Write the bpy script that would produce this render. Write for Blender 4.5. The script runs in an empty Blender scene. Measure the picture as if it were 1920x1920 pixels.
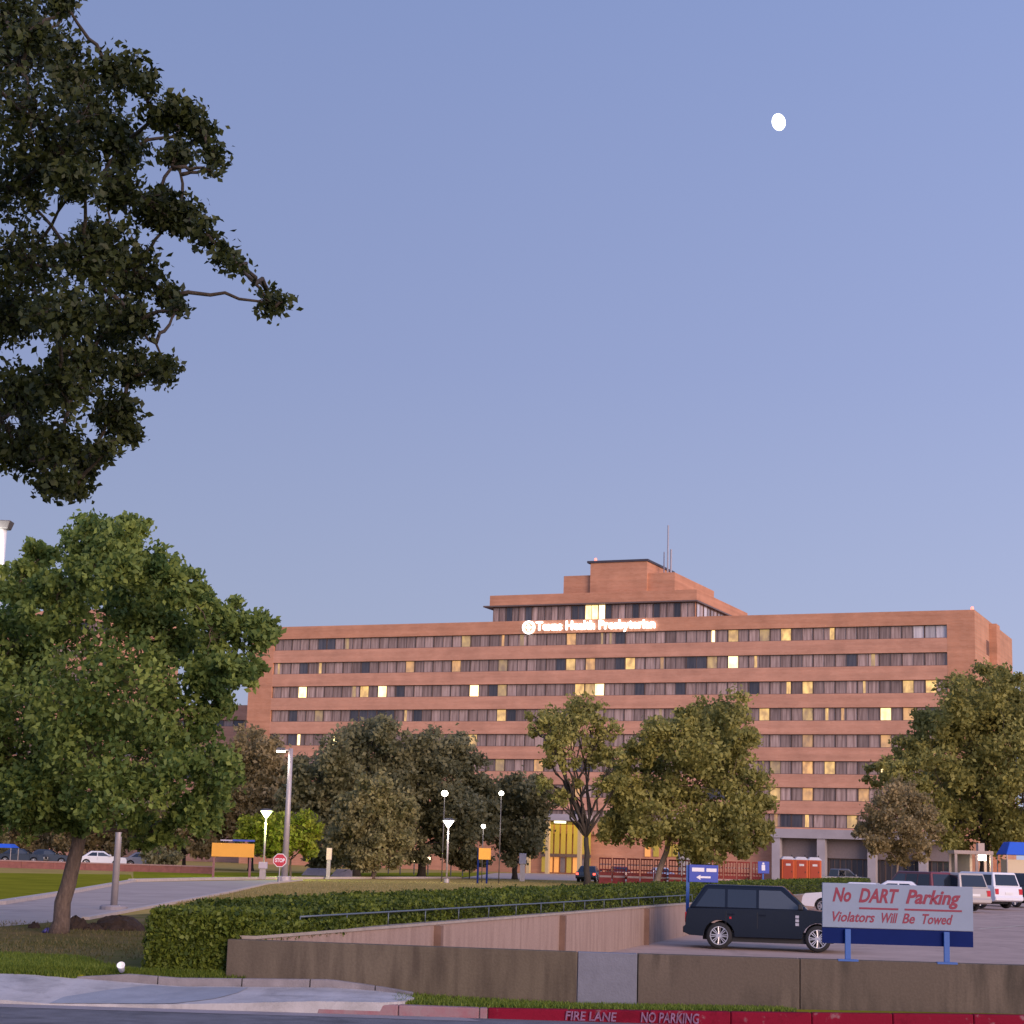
import bpy, bmesh, math, random
import numpy as np
from mathutils import Vector, Matrix

R = math.radians
random.seed(7)
rng = np.random.default_rng(7)
S = bpy.context.scene
COL = S.collection

# ------------------------------------------------------------------ camera
F = 3475.0                       # focal length in pixels of the 1920 px photograph
PITCH = math.atan(652.0 / F)
ROLL = 0.030
CAMZ = 2.6
X0 = Vector((1, 0, 0))
FW = Vector((0, math.cos(PITCH), math.sin(PITCH)))
U0 = Vector((0, -math.sin(PITCH), math.cos(PITCH)))
RT = X0 * math.cos(ROLL) + U0 * math.sin(ROLL)
UP = -X0 * math.sin(ROLL) + U0 * math.cos(ROLL)
cd = bpy.data.cameras.new('camera')
cam = bpy.data.objects.new('camera', cd)
COL.objects.link(cam)
m = Matrix.Identity(4)
for i in range(3):
    m[i][0] = RT[i]; m[i][1] = UP[i]; m[i][2] = -FW[i]
m[2][3] = CAMZ
cam.matrix_world = m
cd.sensor_width = 36.0
cd.lens = 36.0 * F / 1920.0
cd.clip_start = 0.5
cd.clip_end = 9000.0
S.camera = cam

# ------------------------------------------------------------------ sky, sun, exposure
SUN_DIR = Vector((0.56, -0.83, 0.0)).normalized()
SUN_EL = R(3.0)
w = bpy.data.worlds.new('World')
S.world = w
w.use_nodes = True
nt = w.node_tree
bg = nt.nodes['Background']
sky = nt.nodes.new('ShaderNodeTexSky')
sky.sky_type = 'NISHITA'
sky.sun_disc = False
sky.sun_elevation = SUN_EL
sky.sun_rotation = math.atan2(SUN_DIR.x, SUN_DIR.y)
sky.altitude = 200.0
sky.air_density = 1.0
sky.dust_density = 1.2
sky.ozone_density = 3.0
# dusk air: a smooth lavender gradient by elevation, the same all round, over the Nishita sky
tcw = nt.nodes.new('ShaderNodeTexCoord')
sep = nt.nodes.new('ShaderNodeSeparateXYZ'); nt.links.new(tcw.outputs['Generated'], sep.inputs[0])
crw = nt.nodes.new('ShaderNodeValToRGB')
stops = [(0.0, (.52,.545,.75)), (0.13, (.43,.48,.715)), (0.26, (.345,.405,.685)), (0.45, (.27,.345,.635)), (1.0, (.18,.25,.54))]
el = crw.color_ramp.elements
el[0].position, el[1].position = stops[0][0], stops[-1][0]
el[0].color, el[1].color = (*stops[0][1], 1), (*stops[-1][1], 1)
for p_, c_ in stops[1:-1]:
    q_ = el.new(p_); q_.color = (*c_, 1)
nt.links.new(sep.outputs['Z'], crw.inputs['Fac'])
gsc = nt.nodes.new('ShaderNodeVectorMath'); gsc.operation = 'SCALE'; gsc.inputs['Scale'].default_value = 5.5
nt.links.new(crw.outputs[0], gsc.inputs[0])
# the air is a little brighter toward the side where the sun went down
dt = nt.nodes.new('ShaderNodeVectorMath'); dt.operation = 'DOT_PRODUCT'; dt.inputs[1].default_value = SUN_DIR
nt.links.new(tcw.outputs['Generated'], dt.inputs[0])
mrw = nt.nodes.new('ShaderNodeMapRange'); mrw.inputs['From Min'].default_value = -1.0; mrw.inputs['From Max'].default_value = 1.0
mrw.inputs['To Min'].default_value = 4.5; mrw.inputs['To Max'].default_value = 12.5
nt.links.new(dt.outputs['Value'], mrw.inputs['Value']); nt.links.new(mrw.outputs[0], gsc.inputs['Scale'])
mxw = nt.nodes.new('ShaderNodeMix'); mxw.data_type = 'RGBA'; mxw.inputs['Factor'].default_value = 0.85
nt.links.new(sky.outputs[0], mxw.inputs['A']); nt.links.new(gsc.outputs[0], mxw.inputs['B'])
nt.links.new(mxw.outputs['Result'], bg.inputs['Color'])
bg.inputs['Strength'].default_value = 0.12
sl = bpy.data.lights.new('sun', 'SUN')
sl.energy = 2.5
sl.angle = R(40.0)
sl.color = (1.0, 0.70, 0.54)
sun = bpy.data.objects.new('sun', sl)
COL.objects.link(sun)
sv = Vector((SUN_DIR.x * math.cos(R(14)), SUN_DIR.y * math.cos(R(14)), math.sin(R(14))))
sun.rotation_euler = (-sv).to_track_quat('-Z', 'Y').to_euler()
sun.location = (60, -60, 60)
S.view_settings.view_transform = 'Standard'
S.view_settings.look = 'None'
S.view_settings.gamma = 1.0
S.view_settings.use_curve_mapping = False
S.view_settings.exposure = 0.6
S.render.engine = 'CYCLES'
S.cycles.use_denoising = True
S.cycles.max_bounces = 6
S.cycles.transparent_max_bounces = 8

# ------------------------------------------------------------------ pixel helpers (1920 px photograph)
def ray(px, py):
    return FW * F + RT * (px - 960.0) - UP * (py - 960.0)
def at(px, py, Y):
    d = ray(px, py); t = Y / d.y
    return Vector((d.x * t, Y, CAMZ + d.z * t))
def on_z(px, py, z):
    d = ray(px, py); t = (z - CAMZ) / d.z
    return Vector((d.x * t, d.y * t, z))
def hor(px):
    "pixel row of the horizon in pixel column px"
    return 1612.0 + 0.03 * (px - 960.0)
def scale_at(Y):
    return F / Y / math.cos(PITCH) * 1.0   # rough pixels per metre at depth Y near the horizon

STREET_Z = at(950, 1911, 28.3).z
WA = Vector((at(425, 1765, 30.0).x + .27, 30.0)); WB = Vector((at(1225, 1735, 58.5).x, 58.5)); WC = Vector((at(1640, 1660, 128.0).x, 128.0))
def wallx(y):
    if y < WB.y:
        return WA.x + (WB.x - WA.x) * (y - WA.y) / (WB.y - WA.y)
    return WB.x + (WC.x - WB.x) * (y - WB.y) / (WC.y - WB.y)
ZG0 = at(290, 1822, 30.4).z
def zg(y):
    "height of the open ground behind the hedge"
    if y < 30.2: return ZG0
    if y < 58: return ZG0 + (0.80 - ZG0) * (y - 30.2) / 27.8
    return 0.80
ZL0 = at(1352, 1777, 57.0).z
def zlot(y):
    return min(0.79, ZL0 + (y - 57.0) * 0.0125)
def on_ground(px, py):
    z = 0.8
    for _ in range(12):
        p = on_z(px, py, z)
        if p.y < 0 or p.y > 5000: return at(px, py, 1000)
        z = 0.5 * z + 0.5 * zg(p.y)
    return on_z(px, py, zg(on_z(px, py, z).y))

# ------------------------------------------------------------------ material helpers
MATS = {}
def mat(name, col, rough=0.7, metal=0.0, spec=0.4, noise=0.0, nscale=4.0, col2=None, bump=0.0, bscale=30.0, emit=None, estr=0.0, stretch=None, coat=0.0, obj_random=0.0, stain=0.0, sscale=0.5, ramp=(0.32, 0.68)):
    if name in MATS: return MATS[name]
    ma = bpy.data.materials.new(name); ma.use_nodes = True
    n = ma.node_tree.nodes; l = ma.node_tree.links
    b = n['Principled BSDF']
    b.inputs['Base Color'].default_value = (*col, 1)
    b.inputs['Roughness'].default_value = rough
    b.inputs['Metallic'].default_value = metal
    b.inputs['Specular IOR Level'].default_value = spec
    b.inputs['Coat Weight'].default_value = coat
    if col2 is None and noise > 0:
        col2 = tuple(max(0.0, c * (1 - noise)) for c in col)
    tc = n.new('ShaderNodeTexCoord')
    mp = n.new('ShaderNodeMapping')
    l.new(tc.outputs['Object'], mp.inputs['Vector'])
    if stretch: mp.inputs['Scale'].default_value = stretch
    out = None
    if col2 is not None:
        t1 = n.new('ShaderNodeTexNoise'); t1.inputs['Scale'].default_value = nscale
        t1.inputs['Detail'].default_value = 8.0; t1.inputs['Roughness'].default_value = 0.62
        l.new(mp.outputs[0], t1.inputs['Vector'])
        rp = n.new('ShaderNodeValToRGB')
        rp.color_ramp.elements[0].position = ramp[0]; rp.color_ramp.elements[1].position = ramp[1]
        rp.color_ramp.elements[0].color = (*col2, 1); rp.color_ramp.elements[1].color = (*col, 1)
        l.new(t1.outputs['Fac'], rp.inputs['Fac'])
        out = rp.outputs['Color']
    if obj_random > 0:
        oi = n.new('ShaderNodeObjectInfo')
        mr = n.new('ShaderNodeMapRange')
        mr.inputs['To Min'].default_value = 1 - obj_random; mr.inputs['To Max'].default_value = 1 + obj_random
        l.new(oi.outputs['Random'], mr.inputs['Value'])
        mx = n.new('ShaderNodeMix'); mx.data_type = 'RGBA'; mx.blend_type = 'MULTIPLY'; mx.inputs['Factor'].default_value = 1.0
        if out is None: mx.inputs['A'].default_value = (*col, 1)
        else: l.new(out, mx.inputs['A'])
        l.new(mr.outputs[0], mx.inputs['B'])
        out = mx.outputs['Result']
    if stain > 0:                                   # oil spots, tyre marks and damp patches
        t3 = n.new('ShaderNodeTexNoise'); t3.inputs['Scale'].default_value = sscale; t3.inputs['Detail'].default_value = 10.0; t3.inputs['Roughness'].default_value = 0.7; t3.inputs['Distortion'].default_value = 0.6
        l.new(tc.outputs['Object'], t3.inputs['Vector'])
        m3 = n.new('ShaderNodeMapRange'); m3.inputs['From Min'].default_value = .50; m3.inputs['From Max'].default_value = .66; m3.inputs['To Min'].default_value = 1.0; m3.inputs['To Max'].default_value = 1 - stain
        l.new(t3.outputs['Fac'], m3.inputs['Value'])
        m4 = n.new('ShaderNodeMix'); m4.data_type = 'RGBA'; m4.blend_type = 'MULTIPLY'; m4.inputs['Factor'].default_value = 1.0
        if out is None: m4.inputs['A'].default_value = (*col, 1)
        else: l.new(out, m4.inputs['A'])
        l.new(m3.outputs[0], m4.inputs['B']); out = m4.outputs['Result']
    if out is not None: l.new(out, b.inputs['Base Color'])
    if bump > 0:
        t2 = n.new('ShaderNodeTexNoise'); t2.inputs['Scale'].default_value = bscale; t2.inputs['Detail'].default_value = 6.0
        l.new(tc.outputs['Object'], t2.inputs['Vector'])
        bp = n.new('ShaderNodeBump'); bp.inputs['Strength'].default_value = bump; bp.inputs['Distance'].default_value = 0.03
        l.new(t2.outputs['Fac'], bp.inputs['Height']); l.new(bp.outputs[0], b.inputs['Normal'])
    if emit is not None:
        b.inputs['Emission Color'].default_value = (*emit, 1)
        b.inputs['Emission Strength'].default_value = estr
    MATS[name] = ma
    return ma

def leaf_mat(name, c1, c2, trans=0.35):
    ma = bpy.data.materials.new(name); ma.use_nodes = True
    n = ma.node_tree.nodes; l = ma.node_tree.links
    b = n['Principled BSDF']; b.inputs['Roughness'].default_value = 0.55; b.inputs['Specular IOR Level'].default_value = 0.25
    a = n.new('ShaderNodeAttribute'); a.attribute_name = 'tint'
    mx = n.new('ShaderNodeMix'); mx.data_type = 'RGBA'
    mx.inputs['A'].default_value = (*c1, 1); mx.inputs['B'].default_value = (*c2, 1)
    l.new(a.outputs['Fac'], mx.inputs['Factor'])
    l.new(mx.outputs['Result'], b.inputs['Base Color'])
    tr = n.new('ShaderNodeBsdfTranslucent'); l.new(mx.outputs['Result'], tr.inputs['Color'])
    ms = n.new('ShaderNodeMixShader'); ms.inputs['Fac'].default_value = trans
    l.new(b.outputs[0], ms.inputs[1]); l.new(tr.outputs[0], ms.inputs[2])
    l.new(ms.outputs[0], n['Material Output'].inputs['Surface'])
    return ma

# ------------------------------------------------------------------ mesh helpers
class MB:
    def __init__(self): self.v = []; self.f = []
    def add(self, vs, fs):
        o = len(self.v); self.v += [tuple(p) for p in vs]; self.f += [[i + o for i in q] for q in fs]; return self
    def box(self, x0, x1, y0, y1, z0, z1):
        vs = [(x0,y0,z0),(x1,y0,z0),(x1,y1,z0),(x0,y1,z0),(x0,y0,z1),(x1,y0,z1),(x1,y1,z1),(x0,y1,z1)]
        return self.add(vs, [(3,2,1,0),(4,5,6,7),(0,1,5,4),(1,2,6,5),(2,3,7,6),(3,0,4,7)])
    def hull(self, b, t):
        "bottom and top rings of the same length"
        n = len(b); fs = [list(range(n))[::-1], [n + i for i in range(n)]]
        fs += [(i, (i+1) % n, n + (i+1) % n, n + i) for i in range(n)]
        return self.add(list(b) + list(t), fs)
    def bar(self, p, q, wd, ht):
        "beam with a rectangular section from p to q"
        p = Vector(p); q = Vector(q); d = (q - p).normalized()
        a = d.cross(Vector((0,0,1)))
        if a.length < 1e-4: a = Vector((1,0,0))
        a.normalize(); b = a.cross(d)
        c = [(-1,-1),(1,-1),(1,1),(-1,1)]
        r1 = [p + a*(s*wd/2) + b*(t*ht/2) for s, t in c]; r2 = [q + a*(s*wd/2) + b*(t*ht/2) for s, t in c]
        return self.hull(r1, r2)
    def tube(self, path, rad, n=8, cap=True):
        P = [Vector(p) for p in path]
        if not hasattr(rad, '__len__'): rad = [rad] * len(P)
        o = len(self.v); ref = None
        for i, p in enumerate(P):
            d = (P[min(i+1, len(P)-1)] - P[max(i-1, 0)])
            d = d.normalized() if d.length > 1e-9 else Vector((0,0,1))
            if ref is None:
                ref = d.cross(Vector((0.31,0.77,0.56)))
                if ref.length < 1e-3: ref = d.cross(Vector((1,0,0)))
            a = ref - d * ref.dot(d); a.normalize(); ref = a; b = d.cross(a)
            for k in range(n):
                t = 2*math.pi*k/n
                self.v.append(tuple(p + a*(rad[i]*math.cos(t)) + b*(rad[i]*math.sin(t))))
        for i in range(len(P)-1):
            for k in range(n):
                self.f.append([o+i*n+k, o+i*n+(k+1)%n, o+(i+1)*n+(k+1)%n, o+(i+1)*n+k])
        if cap:
            self.f.append([o+k for k in range(n)][::-1]); self.f.append([o+(len(P)-1)*n+k for k in range(n)])
        return self
    def lathe(self, prof, n=20, axis='z', c=(0,0,0)):
        "profile of (radius, height) turned about an axis"
        o = len(self.v)
        for r_, h in prof:
            for k in range(n):
                t = 2*math.pi*k/n; x, y = r_*math.cos(t), r_*math.sin(t)
                p = (x, y, h) if axis == 'z' else (x, h, y)
                self.v.append((p[0]+c[0], p[1]+c[1], p[2]+c[2]))
        for i in range(len(prof)-1):
            for k in range(n):
                q = [o+i*n+k, o+i*n+(k+1)%n, o+(i+1)*n+(k+1)%n, o+(i+1)*n+k]
                self.f.append(q if axis == 'z' else q[::-1])
        return self
    def quad(self, *p): return self.add(p, [list(range(len(p)))])
    def build(self, name, ma, parent=None, smooth=False, bevel=0.0, seg=2):
        me = bpy.data.meshes.new(name); me.from_pydata(self.v, [], self.f); me.update()
        return link(name, me, ma, parent, smooth, bevel, seg)

def link(name, me, ma, parent=None, smooth=False, bevel=0.0, seg=2):
    if ma is not None and not me.materials: me.materials.append(ma)
    o = bpy.data.objects.new(name, me); COL.objects.link(o)
    if parent is not None: o.parent = parent
    if smooth: me.polygons.foreach_set('use_smooth', [True] * len(me.polygons))
    if bevel > 0:
        b = o.modifiers.new('bevel', 'BEVEL'); b.width = bevel; b.segments = seg; b.limit_method = 'ANGLE'; b.angle_limit = R(32)
    return o

def thing(name, label, cat, loc=(0,0,0), rz=0.0, group=None):
    o = bpy.data.objects.new(name, None); COL.objects.link(o)
    o.empty_display_size = 0.2
    o.location = loc; o.rotation_euler = (0, 0, rz)
    return tag(o, label, cat, group)
def tag(o, label, cat, group=None, kind=None):
    o['label'] = label; o['category'] = cat
    if group: o['group'] = group
    if kind: o['kind'] = kind
    return o
def struct(o, label=None):
    o['kind'] = 'structure'
    if label: o['label'] = label
    return o
def copy_thing(t, loc, rz, label):
    r = t.copy(); COL.objects.link(r); r.location = loc; r.rotation_euler = (0, 0, rz); r['label'] = label
    for ch in [o for o in bpy.data.objects if o.parent == t]:
        c = ch.copy(); COL.objects.link(c); c.parent = r
        for g in [o for o in bpy.data.objects if o.parent == ch]:
            d = g.copy(); COL.objects.link(d); d.parent = c
    return r

def text_mesh(body, size, shear=0.0, offset=0.0, extrude=0.004, spacing=1.0):
    cu = bpy.data.curves.new('letters', 'FONT')
    cu.body = body; cu.size = size; cu.shear = shear; cu.offset = offset; cu.extrude = extrude; cu.space_character = spacing
    cu.resolution_u = 3
    o = bpy.data.objects.new('letters', cu); COL.objects.link(o)
    dg = bpy.context.evaluated_depsgraph_get(); dg.update()
    me = bpy.data.meshes.new_from_object(o.evaluated_get(dg))
    bpy.data.objects.remove(o); bpy.data.curves.remove(cu)
    co = np.empty(len(me.vertices) * 3); me.vertices.foreach_get('co', co); co = co.reshape(-1, 3)
    return me, co[:,0].min(), co[:,0].max(), co[:,1].min(), co[:,1].max()
def letters(name, body, x0, x1, z0, z1, y, ma, parent, shear=0.0, offset=0.0, ext=0.004):
    "flat lettering fitted to a box in the x-z plane, facing -y"
    me, a0, a1, b0, b1 = text_mesh(body, 1.0, shear, offset, ext)
    sx = (x1 - x0) / (a1 - a0); sz = (z1 - z0) / (b1 - b0)
    co = np.empty(len(me.vertices) * 3); me.vertices.foreach_get('co', co); co = co.reshape(-1, 3)
    new = np.stack([x0 + (co[:,0]-a0)*sx, y - co[:,2], z0 + (co[:,1]-b0)*sz], 1)
    me.vertices.foreach_set('co', new.ravel()); me.update(); me.materials.clear()
    return link(name, me, ma, parent)

def leaf_object(name, cen, size, ma, parent=None, aspect=0.55, tint=None, updown=0.0):
    "many small leaf faces as one mesh; cen is an n x 3 array"
    n = len(cen); cen = np.asarray(cen, float)
    a = rng.normal(size=(n, 3)); a[:, 2] -= updown; a /= np.linalg.norm(a, axis=1)[:, None]
    b = rng.normal(size=(n, 3)); b -= a * (a * b).sum(1)[:, None]; b /= np.linalg.norm(b, axis=1)[:, None]
    s = size * rng.uniform(0.5, 1.45, (n, 1))
    v = np.empty((n, 4, 3))
    nn = np.cross(a, b)
    v[:, 0] = cen - a * s * 0.5; v[:, 2] = cen + a * s * 0.5
    v[:, 1] = cen + b * s * 0.5 * aspect + nn * s * 0.12; v[:, 3] = cen - b * s * 0.5 * aspect + nn * s * 0.12
    me = bpy.data.meshes.new(name)
    me.vertices.add(4 * n); me.vertices.foreach_set('co', v.ravel())
    me.loops.add(4 * n); me.loops.foreach_set('vertex_index', np.arange(4 * n, dtype=np.int32))
    me.polygons.add(n); me.polygons.foreach_set('loop_start', np.arange(0, 4 * n, 4, dtype=np.int32))
    me.polygons.foreach_set('loop_total', np.full(n, 4, dtype=np.int32))
    me.update(calc_edges=True)
    at_ = me.attributes.new('tint', 'FLOAT', 'POINT')
    if tint is None: tint = rng.uniform(0, 1, n)
    at_.data.foreach_set('value', np.repeat(np.clip(tint, 0, 1), 4).astype(np.float32))
    return link(name, me, ma, parent)
# ================================================================== the setting
M_asph = mat('asphalt', (0.16,0.155,0.17), 0.85, noise=0.35, nscale=2.5, bump=0.3, bscale=60, stain=.4, sscale=.8)
M_conc = mat('pale_concrete', (0.47,0.45,0.45), 0.85, noise=0.28, nscale=1.6, bump=0.25, bscale=40, stain=.3, sscale=1.4)
M_conc2 = mat('gutter_concrete', (0.30,0.265,0.275), 0.85, noise=0.3, nscale=1.2, bump=0.25, bscale=40)
M_rampc = mat('ramp_concrete', (0.30,0.32,0.36), 0.85, noise=0.2, nscale=2.0, bump=0.3, bscale=50)
M_lot = mat('lot_concrete', (0.47,0.335,0.275), 0.85, noise=0.3, nscale=0.35, bump=0.15, bscale=20, stain=.35, sscale=.35)
M_drive = mat('drive_concrete', (0.44,0.35,0.30), 0.85, noise=0.25, nscale=0.3, bump=0.15, bscale=20, stain=.3, sscale=.3)
M_dry = mat('dry_grass_ground', (0.42,0.30,0.10), 0.95, spec=0.0, col2=(0.29,0.215,0.07), nscale=0.35, bump=0.6, bscale=9)
M_lawn = mat('lawn_ground', (0.25,0.235,0.022), 0.95, spec=0.0, col2=(0.15,0.155,0.015), nscale=0.5, bump=0.6, bscale=9)
M_dirt = mat('bare_soil', (0.19,0.145,0.075), 0.95, spec=0.0, col2=(0.10,0.105,0.03), nscale=0.8, bump=0.7, bscale=8)
M_kerbw = mat('kerb_concrete', (0.25,0.225,0.235), 0.85, noise=0.35, nscale=3, bump=0.3, bscale=40)

def sheet(name, pts, ma, z=0.0, zf=None, up=0.005, edge=2.5, label=None):
    "a flat sheet from plan points, draped on the height function zf"
    bm = bmesh.new(); vs = [bm.verts.new((p[0], p[1], 0)) for p in pts]
    bm.faces.new(vs); bmesh.ops.triangulate(bm, faces=bm.faces[:])
    for _ in range(5):
        es = [e for e in bm.edges if e.calc_length() > edge * max(1.0, min(v.co.y for v in e.verts) / 40)]
        if not es: break
        bmesh.ops.subdivide_edges(bm, edges=es, cuts=1); bmesh.ops.triangulate(bm, faces=bm.faces[:])
    for v in bm.verts: v.co.z = (zf(v.co.y) if zf else z) + up
    bmesh.ops.recalc_face_normals(bm, faces=bm.faces[:])
    for f in bm.faces:
        if f.normal.z < 0: f.normal_flip()
    me = bpy.data.meshes.new(name); bm.to_mesh(me); bm.free()
    return struct(link(name, me, ma), label)
def ppx(*pts): return [Vector((p.x, max(p.y, 30.24))) for p in (on_ground(px, py) for px, py in pts)]

# --- ground: one sheet with the sunken parking lot cut out, reaching the horizon
g = MB()
rows = [30.2, 36, 42, 48, 53.7, 58, 58.5, 75, 100, 128]
for y0, y1 in zip(rows, rows[1:]):
    a0, a1 = wallx(y0) - 0.15, wallx(y1) - 0.15
    g.quad((-1500,y0,zg(y0)),(a0,y0,zg(y0)),(a1,y1,zg(y1)),(-1500,y1,zg(y1)))
    g.quad((70,y0,zg(y0)),(1500,y0,zg(y0)),(1500,y1,zg(y1)),(70,y1,zg(y1)))
for y0, y1 in zip([128, 250, 600, 1500], [250, 600, 1500, 5000]):
    wx = 1500 if y0 < 600 else 4000
    g.quad((-wx,y0,0.8),(wx,y0,0.8),(wx,y1,0.8),(-wx,y1,0.8))
struct(g.build('ground', M_dry))
g = MB()                                              # near verge where the photographer stands
g.quad((-1500,-900,0.7),(1500,-900,0.7),(1500,3,0.9),(-1500,3,0.9))
g.quad((-1500,3,0.9),(1500,3,0.9),(1500,13.9,STREET_Z+.15),(-1500,13.9,STREET_Z+.15))
g.quad((-1500,13.9,STREET_Z+.15),(1500,13.9,STREET_Z+.15),(1500,13.9,0.10),(-1500,13.9,0.10))
struct(g.build('near_verge', M_lawn))
g = MB().quad((-1500,13.5,STREET_Z),(1500,13.5,STREET_Z),(1500,28.6,STREET_Z),(-1500,28.6,STREET_Z))
struct(g.build('street', M_asph))
g = MB().quad((-60,27.75,STREET_Z+.004),(-0.2,27.75,STREET_Z+.004),(-0.6,28.5,STREET_Z+.004),(-60,28.5,STREET_Z+.004))
struct(g.build('gutter', M_conc2))
g = MB()
ys = [30.3, 40, 58.5, 70, 90, 110, 117, 120, 128]
for y0, y1 in zip(ys, ys[1:]):
    g.quad((wallx(y0)-.05,y0,zlot(y0)),(70,y0,zlot(y0)),(70,y1,zlot(y1)),(wallx(y1)-.05,y1,zlot(y1)))
struct(g.build('parking_lot', M_lot))
M_stripe = mat('parking_stripe_paint', (0.62,0.55,0.42), 0.8, noise=0.3, nscale=3)
for i, (a, b) in enumerate([((1836,1757),(1990,1748)), ((1700,1748),(1760,1742))]):
    pa, pb = on_z(*a, zlot(50)+.005), on_z(*b, zlot(52)+.005)
    d = (pb - pa).normalized(); nrm = Vector((-d.y, d.x, 0)) * 0.06
    pts = [pa-nrm, pb-nrm, pb+nrm, pa+nrm]
    struct(MB().quad(*[(p.x, p.y, zlot(p.y)+.006) for p in pts]).build('parking_stripe', M_stripe))

# sheets laid on the open ground
sheet('driveway', ppx((-260,1712),(0,1697),(130,1676),(250,1654),(380,1652),(520,1650),(566,1650),(500,1657),(430,1673),(300,1698),(160,1724),(0,1738),(-260,1765)), M_drive, zf=zg, up=0.008)
sheet('lawn', ppx((-300,1640),(0,1637),(245,1640),(250,1651),(130,1673),(0,1694),(-300,1712)), M_lawn, zf=zg, up=0.006)
sheet('far_lawn', ppx((250,1634),(560,1637),(900,1636),(945,1641),(900,1646),(560,1646),(250,1648)), M_lawn, zf=zg, up=0.007)
sheet('far_drive', ppx((930,1637),(1380,1640),(1430,1651),(1380,1655),(1130,1652),(860,1647)), M_drive, zf=zg, up=0.010)
sheet('bare_soil_patch', ppx((-60,1736),(60,1733),(150,1722),(300,1712),(330,1760),(285,1826),(228,1822),(150,1796),(0,1788),(-60,1790)), M_dirt, zf=zg, up=0.006)
sheet('green_strip', ppx((-260,1788),(0,1788),(150,1794),(235,1818),(320,1824),(420,1828),(420,1829.5),(225,1826.5),(0,1823.5),(-260,1818)), M_lawn, zf=zg, up=0.010)
def edge_line(name, pts, wd, ht):
    b = MB()
    P = ppx(*pts)
    for p, q in zip(P, P[1:]):
        b.bar((p.x, p.y, zg(p.y)+ht/2), (q.x, q.y, zg(q.y)+ht/2), wd, ht)
    return struct(b.build(name, mat('drive_kerb', (0.50,0.41,0.36), 0.85, noise=0.2)))
edge_line('driveway_kerb', [(-260,1711),(0,1696),(130,1675),(250,1653)], 0.35, 0.12)
edge_line('driveway_kerb', [(250,1653),(380,1650),(520,1648),(700,1647.5),(860,1647)], 0.6, 0.15)
edge_line('driveway_kerb', [(566,1651),(500,1658),(430,1674),(300,1699),(160,1725)], 0.2, 0.08)

# --- strip between street and wall, kerb stones, fire-lane lettering
def X29(px): return at(px, 1880, 28.4).x
M_red = mat('red_kerb_paint', (0.18,0.006,0.022), 0.8, spec=.1, col2=(0.22,0.10,0.11), ramp=(.30,.40), stain=.35, sscale=2.0, nscale=5, bump=0.2)
M_redfade = mat('worn_red_kerb_paint', (0.26,0.11,0.125), 0.85, spec=.1, col2=(0.25,0.19,0.195), nscale=3, bump=0.2)
KZ = [(596, 1879), (930, 1891), (1100, 1893.5), (1500, 1899), (1920, 1903)]
def ztopkerb(x): return float(np.interp(x, [X29(a) for a, b in KZ], [at(a, b, 28.33).z for a, b in KZ]))
def zwallbase(x):
    xs = [X29(420), X29(800), X29(1080), X29(1920), 70]; zs = [at(425,1832,30.1).z, at(800,1871,30.1).z, at(1080,1887,30.1).z, at(1920,1904,30.1).z, at(1920,1904,30.1).z]
    return float(np.interp(x, xs, zs))
v = MB()
xs = list(np.linspace(X29(690), X29(1960), 24)) + [20, 40, 70]
for a, b in zip(xs, xs[1:]):
    v.quad((a,28.55,ztopkerb(a)-.012),(b,28.55,ztopkerb(b)-.012),(b,30.1,zwallbase(b)+.02),(a,30.1,zwallbase(a)+.02))
struct(v.build('verge', M_lawn))
kerb = thing('kerb', 'concrete street kerb painted red for the fire lane along the street edge', 'kerb', (0,0,0))
kerb['kind'] = 'structure'
x = X29(596); k = 0
while x < 40:
    x1 = x + 1.2
    if x < X29(915) < x1: x1 = X29(915)
    red = x >= X29(915) - 1e-3
    a, b = x + 0.004, x1 - 0.004
    p = MB(); za, zb = ztopkerb(a), ztopkerb(b)
    p.hull([(a,28.3,0.15),(b,28.3,0.15),(b,28.53,0.1),(a,28.53,0.1)], [(a,28.33,za),(b,28.33,zb),(b,28.53,zb),(a,28.53,za)])
    p.build('kerb_stone', M_red if red else M_redfade, kerb, bevel=0.02)
    x = x1; k += 1
M_wpaint = mat('kerb_letter_paint', (0.27,0.15,0.25), 0.8, spec=.1, noise=0.6, nscale=14)
for body, a, b in (('FIRE LANE', 1060, 1156), ('NO PARKING', 1201, 1310)):
    letters('kerb_lettering', body, X29(a), X29(b), STREET_Z + .012, ztopkerb(X29((a + b) / 2)) - .022, 28.296, M_wpaint, kerb, shear=0.12, offset=0.02, ext=0.002)

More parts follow.
